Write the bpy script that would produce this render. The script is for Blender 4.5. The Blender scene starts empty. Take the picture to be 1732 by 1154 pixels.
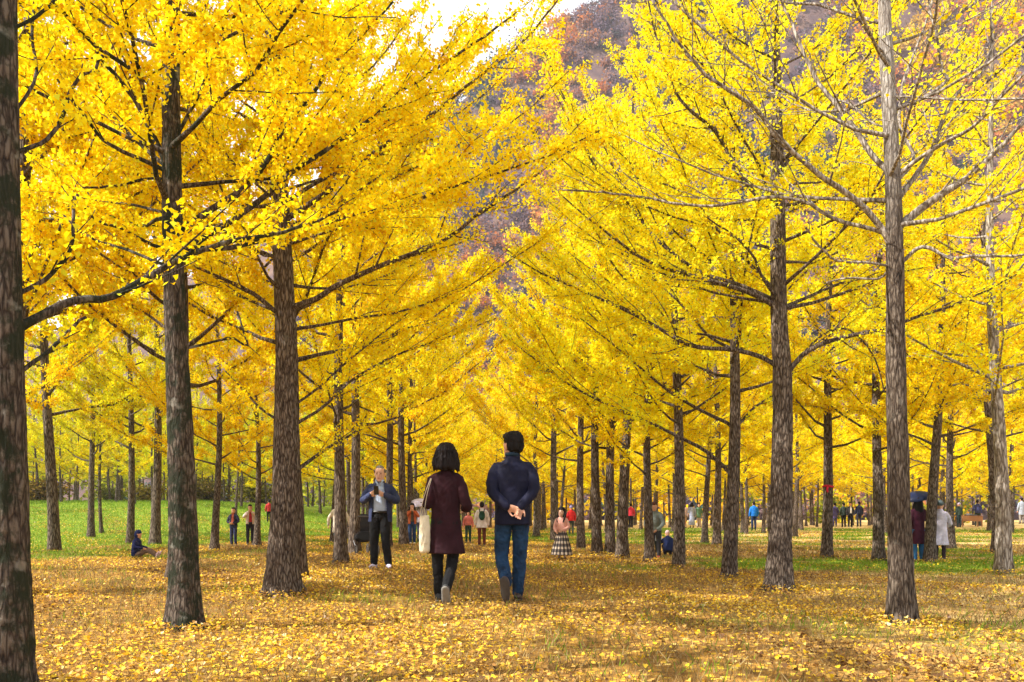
import bpy, bmesh, math, random
import numpy as np
from mathutils import Vector, Matrix, noise, Euler

# ------------------------------------------------------------------ set-up
sc = bpy.context.scene
COL = sc.collection
FPX, CX, HY, CAMH = 1500.0, 866.0, 870.0, 0.9      # focal length in photo pixels, principal column, horizon row, eye height
rng = np.random.default_rng(11)
R = math.radians

def link(o, parent=None):
    COL.objects.link(o)
    if parent is not None:
        o.parent = parent
    return o

def tag(o, label=None, cat=None, group=None, kind=None):
    if label: o['label'] = label
    if cat: o['category'] = cat
    if group: o['group'] = group
    if kind: o['kind'] = kind
    return o

def empty(name, loc, rz=0.0):
    o = bpy.data.objects.new(name, None)
    o.location = loc
    o.rotation_euler = (0, 0, rz)
    o.empty_display_size = 0.2
    return link(o)

def ss(t):
    t = np.clip(t, 0, 1)
    return t * t * (3 - 2 * t)

def G(X, Y):
    """ground height"""
    X = np.asarray(X, float); Y = np.asarray(Y, float)
    rise = 1.75 * ss((-X - 3.5) / 16.0) * ss((Y - 24.0) / 34.0)
    und = 0.025 * np.sin(X * 0.9 + 0.4 * Y) * np.sin(Y * 0.55 + 1.3) + 0.012 * np.sin(X * 2.3 + 1) * np.sin(Y * 1.9)
    return rise + und * ss((np.abs(X) + np.abs(Y)) / 3)

def ground_at(x, y):
    """world point where the view ray of a photo pixel meets the ground"""
    d = 2.0
    while d < 260:
        if CAMH - (y - HY) * d / FPX <= float(G((x - CX) * d / FPX, d)):
            break
        d += 0.02
    X = (x - CX) * d / FPX
    return Vector((X, d, float(G(X, d))))

def unproj(x, y, d):
    return np.array([(x - CX) * d / FPX, d, CAMH - (y - HY) * d / FPX])

# ------------------------------------------------------------------ materials
def new_mat(name):
    m = bpy.data.materials.new(name)
    m.use_nodes = True
    nt = m.node_tree
    nt.nodes.clear()
    out = nt.nodes.new('ShaderNodeOutputMaterial')
    return m, nt, out

def nd(nt, typ, **kw):
    n = nt.nodes.new(typ)
    for k, v in kw.items():
        if k.startswith('i_'):
            n.inputs[k[2:].replace('_', ' ')].default_value = v
        else:
            setattr(n, k, v)
    return n

def ramp(nt, stops, interp='LINEAR'):
    n = nt.nodes.new('ShaderNodeValToRGB')
    cr = n.color_ramp
    cr.interpolation = interp
    while len(cr.elements) > 1:
        cr.elements.remove(cr.elements[-1])
    cr.elements[0].position = stops[0][0]; cr.elements[0].color = (*stops[0][1], 1)
    for p, c in stops[1:]:
        e = cr.elements.new(p); e.color = (*c, 1)
    return n

def mixc(nt, fac, a, b, mode='MIX'):
    n = nt.nodes.new('ShaderNodeMix')
    n.data_type = 'RGBA'; n.blend_type = mode
    for sock, v in ((n.inputs[0], fac), (n.inputs[6], a), (n.inputs[7], b)):
        if isinstance(v, bpy.types.NodeSocket): nt.links.new(v, sock)
        elif isinstance(v, tuple): sock.default_value = (*v, 1) if len(v) == 3 else v
        else: sock.default_value = v
    return n.outputs[2]

def leaf_material(name, stops, trans=0.5, tint=True, gloss=0.0):
    m, nt, out = new_mat(name)
    at = nd(nt, 'ShaderNodeAttribute', attribute_name='tone')
    rp = ramp(nt, stops)
    nt.links.new(at.outputs['Fac'], rp.inputs[0])
    col = rp.outputs[0]
    if tint:
        oi = nd(nt, 'ShaderNodeObjectInfo')
        col = mixc(nt, 1.0, col, oi.outputs['Color'], 'MULTIPLY')
    d = nd(nt, 'ShaderNodeBsdfDiffuse'); t = nd(nt, 'ShaderNodeBsdfTranslucent')
    nt.links.new(col, d.inputs[0]); nt.links.new(col, t.inputs[0])
    mx = nd(nt, 'ShaderNodeMixShader'); mx.inputs[0].default_value = trans
    nt.links.new(d.outputs[0], mx.inputs[1]); nt.links.new(t.outputs[0], mx.inputs[2])
    sh = mx.outputs[0]
    if gloss > 0:
        g = nd(nt, 'ShaderNodeBsdfGlossy'); g.inputs['Roughness'].default_value = 0.45
        m2 = nd(nt, 'ShaderNodeMixShader'); m2.inputs[0].default_value = gloss
        nt.links.new(sh, m2.inputs[1]); nt.links.new(g.outputs[0], m2.inputs[2]); sh = m2.outputs[0]
    nt.links.new(sh, out.inputs[0])
    return m

def bark_material(name, dark, mid, light, moss=0.0, scale=1.0, pale=0.0, paletop=None):
    m, nt, out = new_mat(name)
    tc = nd(nt, 'ShaderNodeTexCoord')
    mp = nd(nt, 'ShaderNodeMapping'); mp.inputs['Scale'].default_value = (34 * scale, 34 * scale, 7.0 * scale)
    oi = nd(nt, 'ShaderNodeObjectInfo')
    nt.links.new(tc.outputs['Object'], mp.inputs[0])
    comb = nd(nt, 'ShaderNodeVectorMath', operation='SCALE'); comb.inputs[0].default_value = (17, 9, 23)
    nt.links.new(oi.outputs['Random'], comb.inputs['Scale'])
    nt.links.new(comb.outputs[0], mp.inputs['Location'])
    n1 = nd(nt, 'ShaderNodeTexNoise'); n1.inputs['Scale'].default_value = 1.0; n1.inputs['Detail'].default_value = 6; n1.inputs['Roughness'].default_value = 0.65
    nt.links.new(mp.outputs[0], n1.inputs['Vector'])
    vo = nd(nt, 'ShaderNodeTexVoronoi', feature='DISTANCE_TO_EDGE'); vo.inputs['Scale'].default_value = 0.75
    nz = nd(nt, 'ShaderNodeTexNoise'); nz.inputs['Scale'].default_value = 0.7; nz.inputs['Detail'].default_value = 3
    nt.links.new(mp.outputs[0], nz.inputs['Vector'])
    ad = nd(nt, 'ShaderNodeVectorMath', operation='MULTIPLY_ADD'); ad.inputs[1].default_value = (1.6, 1.6, 1.6)
    nt.links.new(nz.outputs['Color'], ad.inputs[0]); nt.links.new(mp.outputs[0], ad.inputs[2])
    nt.links.new(ad.outputs[0], vo.inputs['Vector'])
    crack = nd(nt, 'ShaderNodeMapRange'); crack.inputs[1].default_value = 0.0; crack.inputs[2].default_value = 0.32
    nt.links.new(vo.outputs['Distance'], crack.inputs[0])
    mul = nd(nt, 'ShaderNodeMath', operation='MULTIPLY')
    nt.links.new(n1.outputs[0], mul.inputs[0])
    ma = nd(nt, 'ShaderNodeMath', operation='MULTIPLY_ADD'); ma.inputs[1].default_value = 0.75; ma.inputs[2].default_value = 0.5
    nt.links.new(crack.outputs[0], ma.inputs[0]); nt.links.new(ma.outputs[0], mul.inputs[1])
    rp = ramp(nt, [(0.19, dark), (0.34, mid), (0.62, light)])
    nt.links.new(mul.outputs[0], rp.inputs[0])
    col = rp.outputs[0]
    big = nd(nt, 'ShaderNodeTexNoise'); big.inputs['Scale'].default_value = 5; big.inputs['Detail'].default_value = 5; big.inputs['Roughness'].default_value = 0.7
    nt.links.new(tc.outputs['Object'], big.inputs['Vector'])
    if moss > 0:
        r2 = ramp(nt, [(0.46, (0, 0, 0)), (0.56, (moss, moss, moss))])
        nt.links.new(big.outputs[0], r2.inputs[0])
        col = mixc(nt, r2.outputs[0], col, (0.018, 0.024, 0.012))
    big2 = nd(nt, 'ShaderNodeTexNoise'); big2.inputs['Scale'].default_value = 9; big2.inputs['Detail'].default_value = 6
    nt.links.new(tc.outputs['Object'], big2.inputs['Vector'])
    r3 = ramp(nt, [(0.62, (0, 0, 0)), (0.70, (0.22 + pale,) * 3)])
    nt.links.new(big2.outputs[0], r3.inputs[0])
    col = mixc(nt, r3.outputs[0], col, (0.34, 0.32, 0.27))
    if paletop is not None:                              # blends to paler bark above the given height
        sx = nd(nt, 'ShaderNodeSeparateXYZ'); nt.links.new(tc.outputs['Object'], sx.inputs[0])
        mr = nd(nt, 'ShaderNodeMapRange'); mr.inputs[1].default_value = paletop; mr.inputs[2].default_value = paletop + 1.6
        nt.links.new(sx.outputs[2], mr.inputs[0])
        pc = ramp(nt, [(.2, (.16, .13, .11)), (.5, (.40, .36, .32)), (.75, (.58, .55, .52))]); nt.links.new(mul.outputs[0], pc.inputs[0])
        col = mixc(nt, mr.outputs[0], col, pc.outputs[0])
    b = nd(nt, 'ShaderNodeBump'); b.inputs['Strength'].default_value = 1.0; b.inputs['Distance'].default_value = 0.03
    nt.links.new(mul.outputs[0], b.inputs['Height'])
    p = nd(nt, 'ShaderNodeBsdfPrincipled'); p.inputs['Roughness'].default_value = 0.92
    p.inputs['Specular IOR Level'].default_value = 0.2
    nt.links.new(col, p.inputs['Base Color']); nt.links.new(b.outputs[0], p.inputs['Normal'])
    nt.links.new(p.outputs[0], out.inputs[0])
    return m

_cloth = {}
def cloth(col, rough=0.85, var=0.25, weave=900.0, key=None, spec=0.2, streak=False):
    k = (tuple(col), rough, var, weave, streak)
    if k in _cloth: return _cloth[k]
    m, nt, out = new_mat('cloth')
    tc = nd(nt, 'ShaderNodeTexCoord')
    n = nd(nt, 'ShaderNodeTexNoise'); n.inputs['Scale'].default_value = 9; n.inputs['Detail'].default_value = 5
    if streak:
        mp = nd(nt, 'ShaderNodeMapping'); mp.inputs['Scale'].default_value = (1.2, 1.2, 0.45)
        nt.links.new(tc.outputs['Object'], mp.inputs[0]); nt.links.new(mp.outputs[0], n.inputs['Vector'])
    else:
        nt.links.new(tc.outputs['Object'], n.inputs['Vector'])
    lo = tuple(max(0, c * (1 - var)) for c in col); hi = tuple(min(1, c * (1 + var) + 0.006 * var) for c in col)
    rp = ramp(nt, [(0.3, lo), (0.7, hi)])
    nt.links.new(n.outputs[0], rp.inputs[0])
    n2 = nd(nt, 'ShaderNodeTexNoise'); n2.inputs['Scale'].default_value = 260; n2.inputs['Detail'].default_value = 2
    nt.links.new(tc.outputs['Object'], n2.inputs['Vector'])
    b = nd(nt, 'ShaderNodeBump'); b.inputs['Strength'].default_value = 0.25; b.inputs['Distance'].default_value = 0.004
    nt.links.new(n2.outputs[0], b.inputs['Height'])
    p = nd(nt, 'ShaderNodeBsdfPrincipled'); p.inputs['Roughness'].default_value = rough
    p.inputs['Specular IOR Level'].default_value = spec
    nt.links.new(rp.outputs[0], p.inputs['Base Color']); nt.links.new(b.outputs[0], p.inputs['Normal'])
    nt.links.new(p.outputs[0], out.inputs[0])
    _cloth[k] = m
    return m

def simple(name, col, rough=0.5, spec=0.5, metal=0.0, sss=0.0):
    m, nt, out = new_mat(name)
    tc = nd(nt, 'ShaderNodeTexCoord')
    n = nd(nt, 'ShaderNodeTexNoise'); n.inputs['Scale'].default_value = 30; n.inputs['Detail'].default_value = 4
    nt.links.new(tc.outputs['Object'], n.inputs['Vector'])
    rp = ramp(nt, [(0.3, tuple(c * 0.88 for c in col)), (0.7, tuple(min(1, c * 1.1) for c in col))])
    nt.links.new(n.outputs[0], rp.inputs[0])
    p = nd(nt, 'ShaderNodeBsdfPrincipled'); p.inputs['Roughness'].default_value = rough
    p.inputs['Specular IOR Level'].default_value = spec; p.inputs['Metallic'].default_value = metal
    if sss: p.inputs['Subsurface Weight'].default_value = sss; p.inputs['Subsurface Radius'].default_value = (0.01, 0.004, 0.002)
    nt.links.new(rp.outputs[0], p.inputs['Base Color'])
    nt.links.new(p.outputs[0], out.inputs[0])
    return m

def plaid(name):
    m, nt, out = new_mat(name)
    tc = nd(nt, 'ShaderNodeTexCoord'); sp = nd(nt, 'ShaderNodeSeparateXYZ')
    nt.links.new(tc.outputs['Object'], sp.inputs[0])
    an = nd(nt, 'ShaderNodeMath', operation='ARCTAN2'); nt.links.new(sp.outputs[0], an.inputs[0]); nt.links.new(sp.outputs[1], an.inputs[1])
    res = []
    for sock, k in ((an.outputs[0], 2.3), (sp.outputs[2], 9.0)):
        a = nd(nt, 'ShaderNodeMath', operation='MULTIPLY'); a.inputs[1].default_value = k; nt.links.new(sock, a.inputs[0])
        f = nd(nt, 'ShaderNodeMath', operation='FRACT'); nt.links.new(a.outputs[0], f.inputs[0])
        c = nd(nt, 'ShaderNodeMath', operation='GREATER_THAN'); c.inputs[1].default_value = 0.42; nt.links.new(f.outputs[0], c.inputs[0])
        res.append(c.outputs[0])
    s = nd(nt, 'ShaderNodeMath', operation='ADD'); nt.links.new(res[0], s.inputs[0]); nt.links.new(res[1], s.inputs[1])
    h = nd(nt, 'ShaderNodeMath', operation='MULTIPLY'); h.inputs[1].default_value = 0.5; nt.links.new(s.outputs[0], h.inputs[0])
    rp = ramp(nt, [(0.0, (0.62, 0.52, 0.40)), (0.34, (0.14, 0.11, 0.10)), (0.75, (0.02, 0.018, 0.02))], 'CONSTANT')
    nt.links.new(h.outputs[0], rp.inputs[0])
    p = nd(nt, 'ShaderNodeBsdfPrincipled'); p.inputs['Roughness'].default_value = 0.9
    nt.links.new(rp.outputs[0], p.inputs['Base Color']); nt.links.new(p.outputs[0], out.inputs[0])
    return m

# ------------------------------------------------------------------ mesh helpers
def mesh_np(name, V, F, mat, parent=None, tone=None, smooth=False, extra=None):
    V = np.ascontiguousarray(V, np.float32); F = np.ascontiguousarray(F, np.int32)
    me = bpy.data.meshes.new(name)
    n = F.shape[1]
    me.vertices.add(len(V)); me.vertices.foreach_set('co', V.ravel())
    me.loops.add(F.size); me.loops.foreach_set('vertex_index', F.ravel())
    me.polygons.add(len(F)); me.polygons.foreach_set('loop_start', np.arange(0, F.size, n, dtype=np.int32))
    if smooth: me.polygons.foreach_set('use_smooth', np.ones(len(F), bool))
    if tone is not None:
        a = me.attributes.new('tone', 'FLOAT', 'FACE'); a.data.foreach_set('value', np.ascontiguousarray(tone, np.float32))
    for k, v in (extra or {}).items():
        a = me.attributes.new(k, 'FLOAT', 'POINT'); a.data.foreach_set('value', np.ascontiguousarray(v, np.float32))
    me.update(calc_edges=True)
    me.materials.append(mat)
    o = bpy.data.objects.new(name, me)
    return link(o, parent)

def frames(P):
    """tangents and two normals along a polyline (parallel transport)"""
    P = np.asarray(P, float)
    T = np.gradient(P, axis=0); T /= np.linalg.norm(T, axis=1)[:, None] + 1e-9
    a = np.array([1.0, 0, 0]) if abs(T[0][0]) < 0.8 else np.array([0, 1.0, 0])
    N = np.zeros_like(P); n = a - T[0] * a.dot(T[0]); n /= np.linalg.norm(n)
    for i in range(len(P)):
        n = n - T[i] * n.dot(T[i]); n /= np.linalg.norm(n) + 1e-9
        N[i] = n
    return T, N, np.cross(T, N)

def tube(P, rad, sides=6, mod=None):
    P = np.asarray(P, float); rad = np.asarray(rad, float)
    T, N, B = frames(P)
    th = np.linspace(0, 2 * math.pi, sides, endpoint=False)
    rr = np.repeat(rad[:, None], sides, 1)
    if mod is not None: rr = rr * mod(len(P), sides, P)
    V = P[:, None, :] + rr[:, :, None] * (np.cos(th)[None, :, None] * N[:, None, :] + np.sin(th)[None, :, None] * B[:, None, :])
    n = len(P)
    i = np.arange(n - 1)[:, None] * sides; j = np.arange(sides)[None, :]; k = (j + 1) % sides
    F = np.stack([i + j, i + k, i + sides + k, i + sides + j], -1).reshape(-1, 4)
    return V.reshape(-1, 3), F

class Parts:
    def __init__(s): s.V = []; s.F = []; s.n = 0
    def add(s, V, F):
        s.V.append(V); s.F.append(F + s.n); s.n += len(V)
    def build(s, name, mat, parent=None, smooth=True):
        return mesh_np(name, np.concatenate(s.V), np.concatenate(s.F), mat, parent, smooth=smooth)

def catmull(P, n):
    P = np.asarray(P, float)
    if len(P) < 3:
        t = np.linspace(0, 1, n)[:, None]; return P[0] * (1 - t) + P[-1] * t
    Q = np.vstack([2 * P[0] - P[1], P, 2 * P[-1] - P[-2]])
    seg = np.linalg.norm(np.diff(P, axis=0), axis=1); cum = np.concatenate([[0], np.cumsum(seg)])
    out = []
    for d in np.linspace(0, cum[-1], n):
        i = min(int(np.searchsorted(cum, d, 'right')) - 1, len(seg) - 1)
        t = (d - cum[i]) / (seg[i] + 1e-9)
        p0, p1, p2, p3 = Q[i], Q[i + 1], Q[i + 2], Q[i + 3]
        out.append(0.5 * (2 * p1 + (p2 - p0) * t + (2 * p0 - 5 * p1 + 4 * p2 - p3) * t * t + (3 * p1 - p0 - 3 * p2 + p3) * t ** 3))
    return np.array(out)
# ------------------------------------------------------------------ people
def VV(p): return np.array(p, float)

class Acc:
    """closed lofted shapes collected and fused into one continuous surface"""
    def __init__(s, X=None): s.V = []; s.F = []; s.X = X
    def rings(s, rs, n=14):
        """rs: (centre, U, V) semi-axis vectors"""
        b = len(s.V)
        for c, u, v in rs:
            for k in range(n):
                a = 2 * math.pi * k / n
                p = VV(c) + VV(u) * math.cos(a) + VV(v) * math.sin(a)
                s.V.append(s.X(p) if s.X else p)
        for i in range(len(rs) - 1):
            for k in range(n):
                k2 = (k + 1) % n
                s.F.append((b + i * n + k, b + i * n + k2, b + (i + 1) * n + k2, b + (i + 1) * n + k))
        s.F.append(tuple(b + k for k in range(n))[::-1])
        s.F.append(tuple(b + (len(rs) - 1) * n + k for k in range(n)))
    def tube(s, pts, rad, n=10, flat=1.0, sub=3, up=None):
        pts = [VV(p) for p in pts]
        P = catmull(pts, (len(pts) - 1) * sub + 1) if len(pts) > 2 else np.array(pts)
        cum = np.concatenate([[0], np.cumsum(np.linalg.norm(np.diff(np.array(pts), axis=0), axis=1))])
        pc = np.concatenate([[0], np.cumsum(np.linalg.norm(np.diff(P, axis=0), axis=1))]); pc = pc / pc[-1] * cum[-1]
        r = np.interp(pc, cum, rad)
        T, N, B = frames(P)
        if up is not None:
            for i in range(len(P)):
                b = VV(up) - T[i] * T[i].dot(VV(up)); B[i] = b / (np.linalg.norm(b) + 1e-9); N[i] = np.cross(B[i], T[i])
        rs = [(P[0] - T[0] * r[0] * 0.9, N[0] * r[0] * .35, B[0] * r[0] * .35 * flat), (P[0] - T[0] * r[0] * 0.6, N[0] * r[0] * .78, B[0] * r[0] * .78 * flat)]
        for i in range(len(P)): rs.append((P[i], N[i] * r[i], B[i] * r[i] * flat))
        rs += [(P[-1] + T[-1] * r[-1] * 0.6, N[-1] * r[-1] * .78, B[-1] * r[-1] * .78 * flat), (P[-1] + T[-1] * r[-1] * .9, N[-1] * r[-1] * .35, B[-1] * r[-1] * .35 * flat)]
        s.rings(rs, n)
    def ell(s, c, rx, ry, rz, M=None, n=14, m=9):
        c = VV(c); M = np.eye(3) if M is None else M
        rs = []
        for i in range(1, m):
            a = math.pi * i / m - math.pi / 2
            rs.append((c + M @ VV((0, 0, math.sin(a) * rz)), M @ VV((math.cos(a) * rx, 0, 0)), M @ VV((0, math.cos(a) * ry, 0))))
        s.rings(rs, n)
    def plain(s, name, mat, parent=None, smooth=True):
        me = bpy.data.meshes.new(name)
        me.from_pydata([tuple(v) for v in s.V], [], s.F)
        bm = bmesh.new(); bm.from_mesh(me); bmesh.ops.recalc_face_normals(bm, faces=bm.faces); bm.to_mesh(me); bm.free()
        if smooth: me.polygons.foreach_set('use_smooth', np.ones(len(me.polygons), bool))
        me.materials.append(mat)
        o = bpy.data.objects.new(name, me)
        return link(o, parent)
    def fuse(s, name, mat, parent=None, voxel=0.012, smooth=4, fold=0.0, fscale=(9, 9, 5), seed=0):
        o = s.plain('work', mat)
        md = o.modifiers.new('r', 'REMESH'); md.mode = 'VOXEL'; md.voxel_size = voxel
        if smooth:
            sm = o.modifiers.new('s', 'SMOOTH'); sm.factor = 0.5; sm.iterations = smooth
        dg = bpy.context.evaluated_depsgraph_get()
        me = bpy.data.meshes.new_from_object(o.evaluated_get(dg))
        old = o.data
        bpy.data.objects.remove(o); bpy.data.meshes.remove(old)
        me.name = name
        if fold > 0:
            co = np.empty(len(me.vertices) * 3, np.float32); me.vertices.foreach_get('co', co); co = co.reshape(-1, 3)
            nr = np.empty(len(me.vertices) * 3, np.float32); me.vertices.foreach_get('normal', nr); nr = nr.reshape(-1, 3)
            for i in range(len(co)):
                p = Vector((co[i][0] * fscale[0] + seed, co[i][1] * fscale[1], co[i][2] * fscale[2]))
                a = noise.noise(p) ; b = 1 - abs(noise.noise(p * 1.7 + Vector((3, 1, 7)))) * 2
                co[i] += nr[i] * fold * (a + 0.8 * b)
            me.vertices.foreach_set('co', co.ravel())
        me.polygons.foreach_set('use_smooth', np.ones(len(me.polygons), bool))
        me.materials.clear(); me.materials.append(mat)
        me.update()
        ob = bpy.data.objects.new(name, me)
        return link(ob, parent)

SKIN = simple('skin', (0.56, 0.30, 0.20), 0.5, 0.35, sss=0.06)
SKIN_PALE = simple('pale_skin', (0.66, 0.40, 0.30), 0.5, 0.35, sss=0.06)
HAIR_BLACK = cloth((0.005, 0.0035, 0.003), 0.6, 0.5, spec=0.15, streak=True)
HAIR_BROWN = cloth((0.006, 0.003, 0.003), 0.6, 0.5, spec=0.12, streak=True)
HAIR_GREY = cloth((0.15, 0.14, 0.135), 0.6, 0.4, streak=True)
EYE = simple('eye_dark', (0.02, 0.012, 0.01), 0.15, 0.6)
LIP = simple('lip', (0.42, 0.15, 0.12), 0.5)
RUBBER = simple('rubber_sole', (0.55, 0.53, 0.50), 0.8)
DARKRUB = simple('dark_sole', (0.05, 0.042, 0.035), 0.85)

def hand(acc, w, d, nrm, side, s=1.0, curl=0.5):
    """five fingered hand: w wrist, d along the palm, nrm out of the back of the hand, side +1 right"""
    d = VV(d); d /= np.linalg.norm(d); nrm = VV(nrm); nrm = nrm - d * d.dot(nrm); nrm /= np.linalg.norm(nrm)
    a = np.cross(d, nrm) * side                    # towards the thumb
    w = VV(w)
    acc.rings([(w + d * t * s, a * ra * s, nrm * rb * s) for t, ra, rb in ((-.02, .024, .02), (0, .027, .02), (.03, .036, .017), (.065, .041, .015), (.092, .038, .012), (.098, .02, .006))], 12)
    for k, (off, ln, ang) in enumerate(((.030, .074, .12), (.010, .083, .03), (-.011, .077, -.04), (-.030, .060, -.13))):
        f = d * math.cos(ang) + a * math.sin(ang)
        p = w + (d * .088 + a * off) * s; pts = [p - f * .012 * s]; c = 0.15
        for q in (.42, .33, .25):
            c2 = curl * (1 + .12 * k)
            dirn = f * math.cos(c) - nrm * math.sin(c); pts.append(pts[-1] + dirn * ln * q * s); c += c2
        acc.tube(pts, [.0095 * s, .009 * s, .0082 * s, .007 * s], 8, sub=1)
    b = w + (d * .022 + a * .028) * s
    t1 = d * .62 + a * .7 - nrm * .25; t1 /= np.linalg.norm(t1); t2 = d * .85 + a * .3 - nrm * .45; t2 /= np.linalg.norm(t2)
    acc.tube([b - t1 * .01 * s, b + t1 * .032 * s, b + t1 * .032 * s + t2 * .03 * s, b + t1 * .032 * s + t2 * .052 * s], [.012 * s, .011 * s, .0095 * s, .008 * s], 8, sub=1)

def rotz(a): c, s_ = math.cos(a), math.sin(a); return np.array([[c, -s_, 0], [s_, c, 0], [0, 0, 1.0]])
def rotx(a): c, s_ = math.cos(a), math.sin(a); return np.array([[1.0, 0, 0], [0, c, -s_], [0, s_, c]])

def build_person(label, group, loc, rz, height, sp):
    """sp: pose and clothes; metre values are for a 1.75 m figure and scaled"""
    k = height / 1.75
    det = sp.get('det', 0)
    vox = {0: 0.011, 1: 0.009, 2: 0.0058}[det]
    lean = sp.get('lean', 0.0); hipz = sp.get('hipz', 0.93)
    hw = 1.0
    LR = rotx(-lean)
    dx = hipz - 0.93
    def up(p):                                           # bends everything above the hips
        p = VV(p)
        q = p + VV((0, 0, dx))
        piv = VV((0, sp.get('hipy', 0), hipz))
        w = float(ss((p[2] - 0.86) / 0.2))
        r = piv + LR @ (q + VV((0, sp.get('hipy', 0), 0)) - piv) if lean else q + VV((0, sp.get('hipy', 0), 0))
        return (q + VV((0, sp.get('hipy', 0), 0))) * (1 - w) + r * w
    S = lambda p: VV(p) * k
    J = {}
    for sd, nm in ((-1, 'l'), (1, 'r')):
        J['hip' + nm] = VV((.088 * sd, sp.get('hipy', 0), hipz - .03))
        J['kn' + nm] = VV(sp.get('kn' + nm, (.095 * sd, .015, .48)))
        J['an' + nm] = VV(sp.get('an' + nm, (.10 * sd, -.02, .09)))
        J['ft' + nm] = VV(sp.get('ft' + nm, (.12 * sd, .97, -.04)))      # heel to toe
        J['sh' + nm] = up((.170 * sd * sp.get('shw', 1.0), 0, 1.392))
        J['el' + nm] = VV(sp.get('el' + nm, up((.25 * sd, -.03, 1.12))))
        J['wr' + nm] = VV(sp.get('wr' + nm, up((.255 * sd, .05, .87))))
        J['hd' + nm] = VV(sp.get('hd' + nm, J['wr' + nm] - J['el' + nm]))
        J['hn' + nm] = VV(sp.get('hn' + nm, (sd, 0, 0.0)))
    yaw = sp.get('yaw', 0.0); pitch = sp.get('pitch', 0.0)
    HM = rotz(yaw) @ rotx(pitch) * sp.get('headk', 1.13)
    HL = LR if lean else np.eye(3)
    neck = up((0, -.01, 1.45)); hc = up((0, .01, 1.63 + sp.get('headz', 0)))
    HM = HL @ HM
    hp = lambda p: hc + HM @ VV(p)
    # ---- body: one continuous surface
    A = Acc(S)
    up_r = lambda z, rx, ry, y=0: (up((0, y, z)), (rx, 0, 0), HL @ VV((0, ry, 0)))
    A.rings([up_r(.84, .11, .085), up_r(.93, .145, .1), up_r(1.05, .125, .085), up_r(1.2, .14, .095), up_r(1.33, .150, .09), up_r(1.40, .12, .07), up_r(1.45, .07, .06), up_r(1.47, .04, .04)], 16)
    A.tube([neck - HL @ VV((0, 0, .04)), hp((0, -.02, -.07))], [.056, .052], 12)
    # head: skull, jaw, nose, ears, brow
    A.rings([(hp(c), HM @ VV((rx, 0, 0)), HM @ VV((0, ry, 0))) for c, rx, ry in (
        ((0, .036, -.122), .024, .022), ((0, .030, -.113), .045, .05), ((0, .020, -.09), .058, .07), ((0, .008, -.05), .067, .083), ((0, .002, 0), .0735, .092),
        ((0, -.004, .045), .0745, .093), ((0, -.008, .08), .064, .08), ((0, -.01, .105), .043, .055), ((0, -.01, .117), .015, .02))], 20)
    if det >= 1:
        A.tube([hp((0, .088, .012)), hp((0, .106, -.02)), hp((0, .112, -.034))], [.009, .012, .014], 8, sub=2)
        A.ell(hp((.028, .08, .022)), .024, .014, .008, HM, 8, 6); A.ell(hp((-.028, .08, .022)), .024, .014, .008, HM, 8, 6)
        A.ell(hp((0, .075, -.1)), .024, .02, .016, HM, 8, 6)
    for sd in (-1, 1): A.ell(hp((sd * .078, -.008, -.012)), .009, .019, .032, HM @ rotz(-sd * .35), 8, 6)
    for sd, nm in ((-1, 'l'), (1, 'r')):
        A.tube([up((.145 * sd * sp.get('shw', 1.0), 0, 1.365)), J['el' + nm], J['wr' + nm]], [.044, .038, .026], 10)
        A.tube([J['hip' + nm], J['kn' + nm], J['an' + nm]], [.075, .05, .035], 10)
        f = J['ft' + nm] / np.linalg.norm(J['ft' + nm])
        A.tube([J['an' + nm], J['an' + nm] + VV((0, 0, -.03)) - f * .02, J['an' + nm] + f * .13 + VV((0, 0, -.055))], [.034, .032, .022], 8)
        hand(A, J['wr' + nm], J['hd' + nm], J['hn' + nm], 1 if nm == 'r' else -1, sp.get('hands', 1.0), sp.get('curl', .45))
    body = A.fuse('person', sp.get('skin', SKIN), None, vox * k, 2 if det >= 1 else 1)
    tag(body, label, 'person', group, 'thing')
    body.location = loc; body.rotation_euler = (0, 0, rz)
    # ---- face
    if det >= 1:
        for sd in (-1, 1):
            E = Acc(S); E.ell(hp((sd * .029, .0845, .004)), .0115, .007, .0062, HM, 10, 7); E.plain('eye', EYE, body)
            E = Acc(S); E.tube([hp((sd * .014, .094, .026)), hp((sd * .03, .092, .031)), hp((sd * .046, .08, .027))], [.003, .004, .0025], 6); E.plain('eyebrow', sp.get('hairmat', HAIR_BLACK), body)
        E = Acc(S); E.tube([hp((-.024, .082, -.067)), hp((0, .092, -.066)), hp((.024, .082, -.067))], [.003, .0062, .003], 8); E.plain('mouth', LIP, body)
    # ---- hair
    hm = sp.get('hairmat', HAIR_BLACK); st = sp.get('hair', 'short')
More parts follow.
